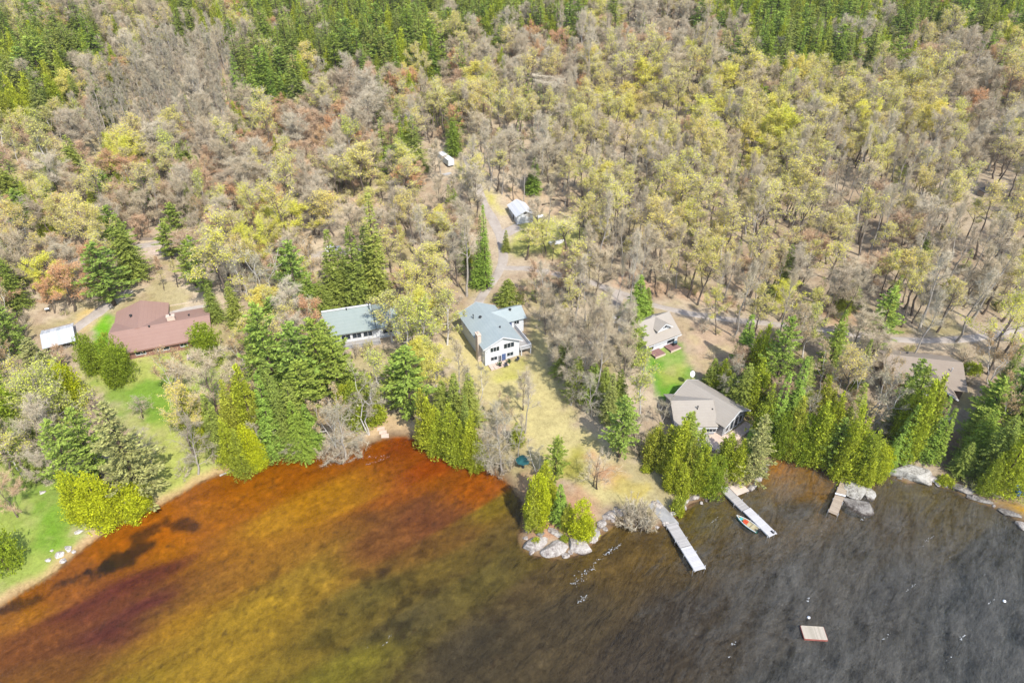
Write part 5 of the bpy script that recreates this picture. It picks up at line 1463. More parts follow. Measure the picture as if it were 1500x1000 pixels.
def small_things():
    # boat ramp
    a, b = ground(958, 738), ground(982, 766)
    d = np.array(b[:2]) - np.array(a[:2]); L = np.hypot(*d)
    r = tag(empty('boat_ramp', (a[0], a[1], 0), math.atan2(d[1], d[0]) - math.pi / 2), 'grey concrete boat ramp running down to the white two-section dock', 'ramp')
    z0 = tz(a[0], a[1]) + .22
    m = MB(); w = 1.3
    m.add([(-w, -.3, z0), (w, -.3, z0), (w, L + .8, .12), (-w, L + .8, .12), (-w, -.3, z0 - 1.5), (w, -.3, z0 - 1.5), (w, L + .8, -1), (-w, L + .8, -1)],
          [(0, 1, 2, 3), (0, 4, 5, 1), (1, 5, 6, 2), (2, 6, 7, 3), (3, 7, 4, 0)])
    m.build('slab', simple('ramp_concrete', (176, 174, 170), (150, 148, 146), .9, .9, .2, k=.68), r)
    # stone steps at the cove
    for i, (px, lab) in enumerate((((558, 628), 'upper pale stone step leading down to the cove'), ((561, 633), 'middle pale stone step leading down to the cove'), ((564, 638), 'lowest pale stone step at the water of the cove'))):
        x, y, z = ground(*px)
        o = MB().box(-.8, .8, -.4, .4, -.3, .2).build('step', STONE, None, False, (x, y, z), .2); tag(o, lab, 'step')
    # blue tarp covered kayaks on the right, blue sheet on the west lawn, teal canopy at the point
    BL = simple('tarp_blue', (34, 130, 226), (20, 104, 200), 1.5, .5, .4, k=.8); CY = simple('tarp_cyan', (60, 150, 200), (44, 128, 178), 1.5, .5, .4, k=.8)
    for i, (px, s, lab) in enumerate((((1489, 718), 1.0, 'left of two bright blue tarp-covered boats under the evergreens'), ((1501, 722), 1.1, 'right one of two bright blue tarp-covered boats, cut by the photo edge'))):
        x, y, z = ground(*px)
        t = thing('covered_boat', lab, 'boat', loc=(x, y, z + .1), rz=-.5 + i * .3)
        V = []; n = 9
        for k in range(n):
            u = k / (n - 1); w = .75 * math.sin(math.pi * (.08 + .84 * u)) ** .7 * s
            V += [(-w, -1.7 + 3.4 * u, .05), (-w * .7, -1.7 + 3.4 * u, .55 * s), (0, -1.7 + 3.4 * u, .8 * s + .1 * math.sin(k * 2)), (w * .7, -1.7 + 3.4 * u, .55 * s), (w, -1.7 + 3.4 * u, .05)]
        F = [(k * 5 + j, k * 5 + j + 1, k * 5 + 6 + j, k * 5 + 5 + j) for k in range(n - 1) for j in range(4)]
        m = MB().add(V, F); m.ngon(V[:5]); m.ngon(V[-5:][::-1]); m.build('tarp', BL, t, True)
        m = MB(); m.box(-.25, .25, -1.75, 1.75, -.15, .06); m.build('keel', DARK, t)
    x, y, z = ground(146, 770)
    t = thing('kayak', 'small blue kayak lying on the grass below the lime cedars on the west lawn', 'kayak', loc=(x, y, z), rz=-.5)
    n = 9; V = []
    for k in range(n):
        u = k / (n - 1); w = .38 * math.sin(math.pi * (.04 + .92 * u)) ** .8
        V += [(-1.4 + 2.8 * u, -w, .2), (-1.4 + 2.8 * u, 0, .02), (-1.4 + 2.8 * u, w, .2), (-1.4 + 2.8 * u, 0, .36)]
    F = [(k * 4 + j, k * 4 + (j + 1) % 4, k * 4 + 4 + (j + 1) % 4, k * 4 + 4 + j) for k in range(n - 1) for j in range(4)]
    MB().add(V, F).build('hull', BL, t, True); MB().tube([(-.3, 0, .33), (.35, 0, .33)], [.2, .2], 8, cap=True).build('cockpit', DARK, t)
    x, y, z = ground(766, 684)
    t = thing('garden_umbrella', 'dark teal umbrella standing behind the tall cedar at the root of the point', 'umbrella', loc=(x, y, z))
    LM['the teal umbrella'] = (x, y)
    TE = simple('canvas_teal', (40, 104, 104), (30, 86, 90), 2, .7, k=.7)
    MB().bar((0, 0, -.2), (0, 0, 2.3), .07).build('pole', DARK, t)
    m = MB(); P = [(1.5 * math.cos(k * math.pi / 4), 1.5 * math.sin(k * math.pi / 4), 1.95) for k in range(8)]
    for k in range(8): m.add([P[k], P[(k + 1) % 8], (0, 0, 2.5)], [(0, 1, 2)])
    for k in range(8): m.add([P[(k + 1) % 8], P[k], (0, 0, 2.44)], [(0, 1, 2)])
    m.build('canopy', TE, t)
    MB().tube([(0, 0, 0), (0, 0, .12)], [.35, .3], 10, cap=True).build('base', DARK, t)
    x, y, z = ground(769, 680)
    t = thing('patio_table', 'small pale blue table under the teal umbrella', 'table', loc=(x, y, z), rz=.3)
    MB().box(-.5, .5, -.35, .35, .68, .74).build('tabletop', CY, t)
    for sx in (-.4, .4):
        for sy in (-.27, .27): MB().bar((sx, sy, -.1), (sx, sy, .68), .06).build('leg', TRIM, t)
    # parked white vehicles
    def car(px, rz, lab, body, lift=0):
        x, y, z = ground(*px)
        t = thing('parked_car', lab, 'car', loc=(x, y, z + .12), rz=rz)
        FOOT_R.append((x, y, 4))
        m = MB()
        prof = [(-2.3, .35), (-2.35, .8), (-2.2, 1.0), (2.1, .95), (2.3, .75), (2.3, .35)]
        def extr(p, w0, w1, mb):
            n = len(p); L = [(x_, -w0, z_) for x_, z_ in p]; R = [(x_, w0, z_) for x_, z_ in p]
            for i in range(n):
                j = (i + 1) % n; mb.add([L[i], L[j], R[j], R[i]], [(0, 1, 2, 3)])
            mb.ngon(L); mb.ngon(R[::-1])
        extr(prof, .9, .9, m); m.build('body', body, t)
        m = MB(); extr([(-2.1, 1.0), (-1.85, 1.62), (.25, 1.62), (.95, .99)], .78, .78, m); c = m.build('cabin', GLASS, t)
        m = MB(); m.box(-1.8, .25, -.76, .76, 1.6, 1.67); m.build('roof', body, t)
        for wx in (-1.45, 1.45):
            for wy in (-.86, .86): MB().tube([(wx, wy - .11, .33), (wx, wy + .11, .33)], [.34, .34], 12, cap=True).build('wheel', DARK, t)
        for wy in (-.62, .62): MB().box(2.29, 2.33, wy - .18, wy + .18, .66, .82).build('headlight', TRIM, t)
    WH = simple('paint_white', (244, 244, 246), (238, 238, 240), 1, .3, k=.85, spec=.5); SI = simple('paint_silver', (190, 192, 198), (182, 184, 190), 1, .3, k=.8, spec=.5)
    car((489, 368), .5, 'white car on the back lane among spruces behind the teal-roofed house', WH)
    car((894, 470), 1.9, 'silver car on the pinkish drive beside the dormered cottage', SI)
    car((742, 312), 1.3, 'dark car parked just uphill of the white garage', simple('paint_dark', (64, 66, 72), (56, 58, 64), 1, .3, k=.7)) if False else None
    # upturned white boat near the garage
    x, y, z = ground(815, 356)
    t = thing('upturned_boat', 'upturned white boat lying on the grass right of the white garage', 'boat', loc=(x, y, z), rz=.35)
    FOOT_R.append((x, y, 3.5))
    n = 9; V = []
    for k in range(n):
        u = k / (n - 1); w = .95 * (1 - max(0, u - .45) ** 2 * 3.1)
        w = max(w, .05)
        V += [(-2.3 + 4.8 * u, -w, .05), (-2.3 + 4.8 * u, -w * .8, .55), (-2.3 + 4.8 * u, 0, .8), (-2.3 + 4.8 * u, w * .8, .55), (-2.3 + 4.8 * u, w, .05)]
    F = [(k * 5 + j, k * 5 + 5 + j, k * 5 + 6 + j, k * 5 + j + 1) for k in range(n - 1) for j in range(4)]
    m = MB().add(V, F); m.ngon(V[:5]); m.build('hull', WH, t, True); MB().bar((-2.2, 0, .8), (2.2, 0, .82), .08, .1).build('keel', CONCG, t)
    # propane tank, small white
    x, y, z = ground(791, 320)
    t = thing('propane_tank', 'small white propane tank on the grass right of the white garage', 'tank', loc=(x, y, z), rz=.3)
    MB().tube([(-1.1, 0, .7), (-.95, 0, .7), (.95, 0, .7), (1.1, 0, .7)], [.15, .5, .5, .15], 12, cap=True).build('vessel', WH, t)
    for xx in (-.6, .6): MB().box(xx - .1, xx + .1, -.35, .35, 0, .3).build('leg', CONCG, t)
    MB().tube([(0, 0, 1.15), (0, 0, 1.4)], [.16, .16], 8, cap=True).build('valve_dome', WH, t)
    # brown cabin ruin in the woods, upper right
    x, y, z = ground(1440, 286)
    t = thing('hunting_blind', 'tiny dark wooden blind under the trees on the hillside at upper right', 'blind', loc=(x, y, z), rz=.4)
    FOOT_R.append((x, y, 1.6))
    MB().box(-1.5, 1.5, -1.1, 1.1, 0, 1.6).build('wall', WOOD, t); m = MB(); slab(m, (-1.8, -1.4, 1.65), (1.8, -1.4, 1.65), (1.8, 1.4, 2.1), (-1.8, 1.4, 2.1), .12); m.build('roof', TRIMG, t)
    # mooring buoy and flecks
    BW = simple('buoy_white', (248, 248, 248), (240, 240, 240), 2, .5, k=.9)
    for px, lab in (((1184.5, 904), 'small white mooring buoy just behind the swim raft'), ((1471, 880), 'small white buoy far out at lower right')):
        x, y = flat(*px)
        t = thing('buoy', lab, 'buoy', loc=(x, y, 0))
        MB().tube([(0, 0, -.2), (0, 0, -.12), (0, 0, .05), (0, 0, .2), (0, 0, .27)], [.05, .2, .26, .18, .03], 10, cap=True).build('float', BW, t, True)
        MB().tube([(0, 0, .26), (0, 0, .36)], [.05, .05], 6, cap=True).build('ring', DARK, t)
    # driftwood log on the beach
    for pa, pb, lab in (((322, 697), (346, 688), 'pale driftwood log on the beach at the west end of the orange cove'), ((182, 765), (205, 751), 'dark driftwood log along the waterline below the lime cedars')):
        a = np.array(ground(*pa)); b = np.array(ground(*pb)); m = MB(); m.tube([a + [0, 0, .15], (a + b) / 2 + [.1, .1, .22], b + [0, 0, .15]], [.2, .16, .1], 7, cap=True)
        tag(m.build('driftwood', M_BARKP), lab, 'log')
    a = np.array(ground(206, 352)); b = np.array(ground(240, 351)); m = MB(); m.bar(a + [0, 0, .3], b + [0, 0, .3], .35, .8)
    tag(m.build('retaining_wall', WOOD), 'low dark timber wall along the back edge of the gravel pad on the back lane', 'wall', kind='thing')
    # fallen trunks on the leaf litter uphill
    for pa, pb, lab in (((806, 293), (830, 297), 'dark fallen trunk on the leaf litter right of the white garage, upper'), ((794, 301), (808, 299), 'short dark log lying right of the white garage')):
        a = np.array(ground(*pa)); b = np.array(ground(*pb)); m = MB(); m.tube([a + [0, 0, .2], (a + b) / 2 + [.1, .4, .35], b + [0, 0, .2]], [.35, .28, .2], 7, cap=True)
        tag(m.build('fallen_trunk', M_BARKD), lab, 'log')

def foam():
    """whitecaps: thin patches of broken foam lying on crests"""
    t = NT('foam_white'); b = t.n('BsdfDiffuse'); b.inputs[0].default_value = (.40, .41, .41, 1); t.l(b.outputs[0], t.out.inputs[0])
    g = np.random.default_rng(12); m = MB()
    def patch(a, b, n, w):
        a = np.array(flat(*a)); b = np.array(flat(*b))
        for i in range(n):
            u = g.random(); p = a + (b - a) * u + g.normal(0, w, 2) * (0.35 + math.sin(u * 3.14))
            s = abs(g.normal(0, .035)) + .012; an = g.uniform(0, 6.28); k = 6
            poly = [(p[0] + s * g.uniform(.5, 1.2) * 1.6 * math.cos(an + j * 6.28 / k), p[1] + s * g.uniform(.5, 1.2) * math.sin(an + j * 6.28 / k)) for j in range(k)]
            m.ngon([(x, y, .02 + .004 * (i % 7)) for x, y in poly])
    patch((838, 857), (872, 828), 90, .42); patch((868, 826), (908, 798), 55, .14); patch((846, 882), (860, 872), 50, .2); patch((885, 812), (910, 796), 50, .12)
    patch((530, 670), (573, 668), 25, .15); patch((534, 682), (572, 668), 30, .15)
    def streak(px, py, L, n, w):
        patch((px, py), (px + L, py - L * .8), n, w)
    for i in range(5):
        px, py = g.uniform(1060, 1500), g.uniform(800, 1000)
        if g.random() < .25: px, py = g.uniform(520, 1000), g.uniform(880, 1000)
        streak(px, py, g.uniform(4, 16), int(g.uniform(3, 9)), .05)
    for a in ((1345, 802, 22, 22), (1290, 938, 14, 14), (1328, 866, 14, 12), (1258, 764, 8, 16), (1040, 767, 14, 12), (560, 946, 8, 14), (568, 934, 6, 8), (1072, 944, 6, 8), (1406, 936, 8, 18), (1180, 880, 6, 10)): streak(a[0], a[1], a[2], a[3], .1)
    tag(m.build('foam', t.mat), kind='stuff')
    bpy.data.objects['foam']['label'] = 'white flecks of foam on the wave crests'

def utility():
    """a line of pole and wire is visible only as one thin pole by the cottage road"""
    x, y, z = ground(1148, 495) if False else ground(905, 452)

for f in (white_house, front_terrace, red_house, wood_shed, teal_house, garage, trailer, cottage, lake_house, brown_house, docks, rowboat, raft, rocks, small_things, foam):
    f()
# ================================================================ PLANTING
# hand-placed trees: kind, style, base pixel, top pixel row, crown width in pixels
T = []
def put(kind, style, bx, by, ty, w): T.append((kind, style, bx, by, ty, w))
S, PN, CD, BI, MA, RM, BA, SH = 'spruce_tree', 'pine_tree', 'cedar_tree', 'birch_tree', 'maple_tree', 'red_maple_tree', 'bare_tree', 'shrub'
for row in (
 # west lawn
 (CD, 'bright', 128, 762, 683, 44), (CD, 'bright', 160, 770, 692, 56), (CD, 'bright', 196, 758, 708, 52), (CD, 'bright', 214, 742, 706, 34),
 (PN, 'pale', 208, 730, 588, 104), (PN, 'green', 126, 728, 610, 72), (PN, 'green', 148, 702, 598, 60),
 (CD, 'egg', 28, 664, 560, 84), (BI, 'willow', 90, 645, 524, 108), (CD, 'bright', 108, 598, 528, 52),
 (CD, 'egg', 139, 544, 484, 38), (CD, 'egg', 180, 560, 506, 50), (CD, 'egg', 172, 545, 486, 42), (CD, 'egg', 306, 530, 470, 54),
 (BI, 'tan', 259, 590, 505, 78), (CD, 'spire', 285, 628, 562, 46), (CD, 'spire', 300, 640, 585, 48), (CD, 'bright', 312, 645, 607, 42),
 (BA, 'silver', 290, 694, 600, 66), (BA, 'pinkish', 26, 757, 685, 62), (CD, 'egg', 12, 834, 768, 52), (BA, 'dark', 210, 612, 582, 44), (BA, 'silver', 222, 678, 622, 44), (BA, 'silver', 206, 604, 578, 30),
 (SH, 'budding', 110, 655, 640, 34), (SH, 'bare', 132, 590, 572, 36), (SH, 'bare', 50, 545, 528, 30),
 (PN, 'pale', 66, 556, 494, 62), (PN, 'round', 26, 520, 442, 50), (PN, 'green', 6, 540, 452, 46),
 # shore thicket left of the cove
 (CD, 'cone', 343, 684, 610, 40), (CD, 'spire', 352, 655, 556, 36), (CD, 'cone', 358, 690, 625, 42), (CD, 'bright', 372, 682, 618, 40), (CD, 'bright', 380, 684, 640, 34), (CD, 'spire', 375, 640, 530, 46), (CD, 'spire', 392, 652, 570, 36),
 (S, 'fir', 405, 668, 545, 44), (S, 'broad', 424, 662, 548, 48), (S, 'slim', 440, 655, 552, 44), (S, 'broad', 446, 668, 585, 46), (S, 'fir', 458, 655, 590, 40), (S, 'slim', 412, 630, 520, 44), (S, 'broad', 394, 600, 490, 50),
 (PN, 'green', 412, 600, 442, 78), (PN, 'green', 448, 600, 470, 80), (PN, 'green', 478, 590, 465, 80), (PN, 'green', 500, 582, 492, 66), (PN, 'green', 455, 625, 525, 64), (PN, 'round', 395, 560, 452, 60), (PN, 'green', 488, 552, 466, 56), (SH, 'bare', 520, 524, 502, 34), (SH, 'budding', 541, 518, 498, 30), (SH, 'bare', 500, 528, 508, 30), (PN, 'round', 520, 590, 530, 48),
 (BI, 'white', 432, 666, 630, 56), (BI, 'white', 396, 650, 586, 44), (BI, 'white', 392, 666, 606, 50), (BI, 'tan', 492, 656, 570, 62), (BI, 'tan', 470, 630, 588, 40), (BI, 'white', 352, 570, 520, 40), (BI, 'tan', 362, 545, 470, 50), (BI, 'white', 345, 600, 552, 40),
 (BA, 'silver', 506, 672, 582, 84), (SH, 'bare', 500, 676, 650, 44), (SH, 'bare', 530, 664, 644, 38), (SH, 'bare', 478, 668, 645, 32), (SH, 'evergreen', 458, 660, 640, 26),
 (BI, 'white', 541, 636, 532, 76), (CD, 'spire', 524, 622, 552, 40), (CD, 'spire', 548, 616, 545, 44), (CD, 'cone', 510, 610, 560, 40), (BI, 'budding', 560, 590, 505, 56),
 (PN, 'green', 604, 613, 505, 80), (PN, 'round', 586, 600, 515, 52),
 # shore thicket right of the cove
 (CD, 'spire', 622, 652, 566, 32), (CD, 'spire', 632, 660, 578, 36), (CD, 'cone', 648, 662, 596, 40), (CD, 'spire', 664, 672, 588, 40), (CD, 'cone', 676, 676, 612, 36), (CD, 'spire', 690, 680, 600, 34), (CD, 'cone', 700, 684, 630, 34), (S, 'slim', 683, 650, 578, 24),
 (S, 'broad', 690, 622, 545, 44), (S, 'slim', 668, 620, 545, 34), (S, 'broad', 650, 610, 556, 40), (BI, 'budding', 640, 575, 490, 50), (BI, 'budding', 620, 545, 430, 60), (BI, 'budding', 596, 540, 430, 60), (BI, 'white', 700, 590, 522, 44), (BA, 'tall', 672, 590, 500, 36),
 (BA, 'silver', 738, 694, 580, 76), (BA, 'silver', 722, 690, 620, 56), (SH, 'bare', 728, 694, 668, 40), (SH, 'bare', 745, 690, 668, 34), (BA, 'tall', 769, 634, 548, 44), (BA, 'grey', 766, 600, 540, 40), (CD, 'spire', 757, 652, 618, 24), (BI, 'tan', 740, 640, 580, 40),
 (BI, 'white', 784, 690, 640, 34), (BA, 'tall', 756, 680, 600, 26),
 # the point
 (PN, 'round', 812, 706, 636, 40), (CD, 'bright', 788, 768, 690, 40), (CD, 'spire', 780, 772, 705, 30), (CD, 'spire', 797, 740, 672, 38), (S, 'fir', 820, 765, 708, 32), (CD, 'cone', 832, 775, 735, 26), (CD, 'bright', 851, 786, 729, 40),
 (SH, 'evergreen', 784, 796, 786, 14), (SH, 'evergreen', 826, 792, 782, 16), (SH, 'evergreen', 850, 792, 782, 18), (SH, 'evergreen', 790, 780, 772, 14), (SH, 'budding', 838, 755, 742, 20),
 (BA, 'dark', 875, 716, 655, 62), (BA, 'dark', 868, 712, 668, 44), (SH, 'bare', 915, 768, 734, 44), (SH, 'bare', 935, 774, 730, 54), (SH, 'bare', 946, 774, 740, 38), (SH, 'bare', 928, 760, 722, 44), (SH, 'bare', 946, 764, 724, 40),
 (SH, 'evergreen', 990, 750, 724, 22), (SH, 'evergreen', 996, 753, 738, 16), (SH, 'evergreen', 1002, 728, 716, 18), (SH, 'evergreen', 946, 690, 678, 18), (SH, 'evergreen', 1000, 738, 728, 12),
 # cedars below the tan house
 (CD, 'spire', 958, 680, 618, 38), (CD, 'spire', 972, 690, 622, 36), (CD, 'spire', 990, 700, 610, 40), (CD, 'cone', 1004, 712, 640, 36), (CD, 'spire', 1016, 712, 622, 34), (CD, 'cone', 1026, 718, 650, 36), (CD, 'egg', 1040, 722, 664, 44), (CD, 'spire', 984, 716, 664, 30), (CD, 'spire', 996, 724, 676, 26), (PN, 'green', 1000, 672, 604, 44), (S, 'slim', 1006, 655, 600, 26),
 (CD, 'spire', 1062, 690, 634, 36), (CD, 'cone', 1076, 698, 640, 40), (PN, 'pale', 1098, 702, 606, 58), (S, 'fir', 1086, 690, 628, 34), (SH, 'bare', 1070, 712, 690, 34), (SH, 'budding', 1085, 705, 690, 26),
 (PN, 'green', 907, 669, 577, 60), (S, 'slim', 890, 620, 545, 30), (S, 'broad', 905, 600, 540, 34), (BI, 'budding', 936, 618, 505, 52), (BI, 'white', 968, 622, 574, 36), (BA, 'grey', 926, 652, 600, 44), (SH, 'bare', 940, 668, 640, 38), (SH, 'bare', 880, 610, 590, 40), (SH, 'budding', 955, 650, 630, 30),
 # copse between the white house and the cottage
 (BA, 'grey', 868, 570, 430, 78), (BA, 'grey', 902, 580, 470, 72), (BA, 'grey', 846, 545, 420, 60), (BA, 'grey', 824, 540, 440, 58), (BA, 'silver', 850, 590, 500, 66), (BA, 'tall', 866, 600, 440, 48), (BA, 'grey', 830, 570, 480, 56), (BA, 'grey', 880, 540, 440, 60), (BA, 'tall', 842, 470, 380, 40), (BA, 'tall', 858, 470, 370, 44), (BA, 'grey', 812, 510, 430, 50),
 (S, 'broad', 826, 548, 490, 40), (S, 'broad', 845, 582, 520, 44), (S, 'broad', 868, 592, 530, 44), (S, 'broad', 884, 596, 535, 40), (BA, 'silver', 866, 610, 540, 60), (BA, 'silver', 836, 594, 540, 50),
 (S, 'fir', 931, 470, 402, 46), (S, 'slim', 946, 458, 420, 22), (BA, 'tall', 920, 478, 330, 34), (BA, 'tall', 938, 462, 320, 34), (PN, 'round', 925, 512, 450, 40), (PN, 'round', 928, 540, 480, 40), (BA, 'grey', 910, 540, 480, 44),
 # right of the tan house
 (S, 'slim', 1040, 565, 525, 28), (CD, 'cone', 1056, 572, 525, 40), (S, 'broad', 1082, 600, 530, 44), (S, 'fir', 1084, 540, 458, 38), (CD, 'cone', 1108, 560, 470, 40), (PN, 'round', 1130, 580, 462, 56), (CD, 'spire', 1100, 600, 520, 40), (BA, 'silver', 1072, 590, 520, 50), (S, 'broad', 1066, 590, 545, 36),
 (CD, 'spire', 1112, 648, 560, 36), (S, 'fir', 1124, 652, 540, 34), (CD, 'egg', 1138, 664, 600, 40), (S, 'fir', 1150, 640, 520, 40), (CD, 'spire', 1152, 666, 580, 36), (CD, 'egg', 1170, 672, 606, 50), (CD, 'spire', 1186, 676, 585, 44), (PN, 'round', 1205, 560, 470, 48), (CD, 'cone', 1196, 620, 548, 44), (CD, 'cone', 1210, 650, 570, 46),
 (PN, 'round', 1214, 688, 612, 44), (CD, 'cone', 1232, 694, 590, 56), (CD, 'egg', 1250, 696, 630, 44), (CD, 'spire', 1258, 706, 626, 36), (CD, 'cone', 1274, 698, 640, 40), (CD, 'bright', 1288, 690, 652, 30), (CD, 'spire', 1262, 712, 660, 26), (BI, 'white', 1168, 640, 548, 46), (BI, 'tan', 1246, 672, 596, 44), (S, 'broad', 1160, 618, 525, 36),
 (BI, 'tan', 1236, 630, 580, 44), (BI, 'white', 1262, 620, 520, 64), (BI, 'white', 1276, 640, 545, 64), (BI, 'tan', 1230, 590, 520, 50), (BA, 'silver', 1285, 655, 620, 44), (BI, 'tan', 1290, 600, 520, 50), (SH, 'bare', 1270, 655, 630, 40), (SH, 'bare', 1290, 665, 640, 36),
 (S, 'fir', 1310, 674, 590, 38), (CD, 'spire', 1322, 672, 556, 40), (PN, 'round', 1318, 640, 530, 54), (CD, 'spire', 1338, 662, 545, 42), (S, 'fir', 1352, 674, 580, 34), (S, 'slim', 1362, 676, 596, 30), (PN, 'round', 1324, 596, 524, 42), (CD, 'spire', 1308, 660, 570, 34), (S, 'fir', 1298, 688, 632, 24), (S, 'broad', 1300, 640, 580, 40),
 (PN, 'green', 1278, 522, 418, 56), (S, 'slim', 1290, 480, 408, 26), (S, 'slim', 1298, 470, 402, 22),
 (PN, 'green', 1432, 640, 552, 56), (PN, 'green', 1416, 664, 596, 50), (S, 'broad', 1420, 680, 600, 54), (S, 'broad', 1440, 700, 605, 58), (CD, 'cone', 1462, 718, 620, 54), (S, 'broad', 1476, 690, 580, 56), (CD, 'cone', 1490, 690, 570, 46), (BI, 'tan', 1450, 640, 552, 64), (BI, 'white', 1492, 600, 510, 60), (S, 'broad', 1470, 650, 560, 50), (CD, 'cone', 1440, 720, 660, 30), (BI, 'white', 1512, 700, 620, 50), (CD, 'spire', 1500, 650, 540, 44), (S, 'broad', 1404, 694, 646, 34), (S, 'fir', 1430, 640, 560, 44),
 (SH, 'evergreen', 1386, 708, 694, 26), (SH, 'budding', 1420, 712, 700, 26), (SH, 'bare', 1450, 725, 712, 30), (SH, 'bare', 1410, 560, 535, 40), (SH, 'evergreen', 1420, 545, 530, 30),
 # behind the houses
 (S, 'slim', 556, 442, 280, 44), (S, 'slim', 526, 446, 326, 46), (S, 'slim', 494, 446, 336, 44), (S, 'broad', 510, 440, 360, 46), (S, 'slim', 545, 430, 330, 40), (PN, 'round', 440, 470, 350, 62), (PN, 'round', 424, 440, 362, 50), (S, 'broad', 460, 475, 400, 50), (S, 'broad', 478, 470, 410, 44), (BI, 'white', 398, 462, 345, 76), (BI, 'white', 376, 455, 352, 60), (PN, 'round', 410, 500, 432, 60),
 (PN, 'green', 168, 447, 354, 76), (S, 'broad', 199, 410, 312, 54), (PN, 'round', 180, 380, 300, 50), (PN, 'round', 262, 345, 295, 36), (PN, 'green', 253, 380, 325, 40), (PN, 'green', 288, 420, 350, 44), (S, 'broad', 318, 470, 415, 32), (S, 'broad', 350, 480, 410, 36), (PN, 'green', 306, 440, 342, 40),
 (S, 'fir', 713, 424, 296, 24), (S, 'slim', 705, 416, 312, 22), (S, 'fir', 699, 422, 350, 24), (S, 'slim', 712, 400, 300, 18), (BA, 'tall', 684, 434, 310, 44), (BA, 'grey', 672, 420, 330, 50), (S, 'broad', 668, 330, 275, 30), (S, 'slim', 660, 335, 270, 20), (S, 'slim', 741, 368, 336, 15), (S, 'broad', 745, 446, 408, 42), (SH, 'budding', 760, 448, 425, 36),
 (S, 'fir', 782, 284, 227, 26), (S, 'slim', 776, 280, 245, 18), (PN, 'round', 578, 268, 212, 46), (PN, 'round', 534, 262, 220, 34), (S, 'broad', 665, 228, 170, 30), (S, 'broad', 610, 250, 168, 42), (S, 'slim', 592, 250, 185, 24),
 (MA, 'full', 440, 362, 290, 96), (MA, 'full', 410, 372, 305, 70), (MA, 'yellow', 556, 300, 250, 50), (MA, 'full', 640, 345, 300, 56), (MA, 'yellow', 600, 470, 380, 70), (MA, 'yellow', 628, 440, 350, 70), (MA, 'thin', 580, 420, 330, 60), (MA, 'thin', 640, 480, 400, 60), (BI, 'budding', 575, 500, 420, 60), (BI, 'budding', 655, 505, 420, 56), (MA, 'thin', 648, 450, 370, 56),
 (MA, 'yellow', 800, 372, 322, 60), (MA, 'thin', 830, 380, 310, 60), (MA, 'thin', 770, 380, 330, 50), (BA, 'grey', 740, 240, 190, 40), (BA, 'tall', 735, 285, 195, 34), (BA, 'tall', 694, 282, 192, 30), (MA, 'thin', 728, 280, 215, 40),
 (BA, 'tall', 716, 280, 196, 30), (BA, 'tall', 706, 264, 190, 28), (BA, 'grey', 752, 296, 220, 34), (BA, 'tall', 767, 298, 222, 28), (BA, 'grey', 690, 306, 240, 36), (BA, 'tall', 674, 288, 222, 30), (BA, 'grey', 660, 308, 246, 36), (MA, 'thin', 688, 270, 200, 34), (BA, 'tall', 800, 345, 262, 34), (BA, 'grey', 786, 350, 285, 40), (MA, 'thin', 845, 372, 290, 40), (BA, 'tall', 648, 262, 200, 26), (BA, 'grey', 640, 268, 215, 30),
 (BA, 'grey', 922, 535, 440, 46), (BA, 'grey', 912, 505, 420, 44), (BA, 'tall', 898, 470, 370, 36), (BA, 'grey', 884, 500, 410, 46), (BA, 'tall', 790, 470, 380, 36), (BA, 'grey', 800, 490, 410, 44),
 (PN, 'round', 1140, 124, 82, 38), (BA, 'grey', 800, 160, 108, 84), (BA, 'silver', 150, 290, 250, 66), (BI, 'white', 45, 365, 280, 44),
 (CD, 'cone', 200, 222, 190, 40), (S, 'slim', 272, 238, 200, 24), (S, 'slim', 296, 262, 228, 14), (CD, 'spire', 160, 258, 222, 34), (CD, 'spire', 196, 300, 258, 36), (S, 'broad', 88, 292, 236, 44), (S, 'slim', 66, 314, 286, 18), (S, 'broad', 20, 300, 245, 60), (S, 'broad', 355, 218, 178, 28), (S, 'broad', 125, 40, -14, 44),
 (S, 'broad', 1345, 382, 338, 32), (MA, 'full', 1478, 425, 358, 60), (MA, 'full', 1140, 470, 410, 70), (MA, 'yellow', 1190, 480, 425, 50), (MA, 'yellow', 1030, 420, 350, 50), (MA, 'full', 1385, 440, 405, 30), (S, 'broad', 1240, 445, 408, 44), (S, 'slim', 1115, 205, 162, 14), (BA, 'tall', 1100, 380, 255, 50), (BA, 'tall', 1255, 330, 235, 50), (BA, 'tall', 1330, 535, 420, 50), (BA, 'tall', 1400, 500, 380, 50),
): put(*row)

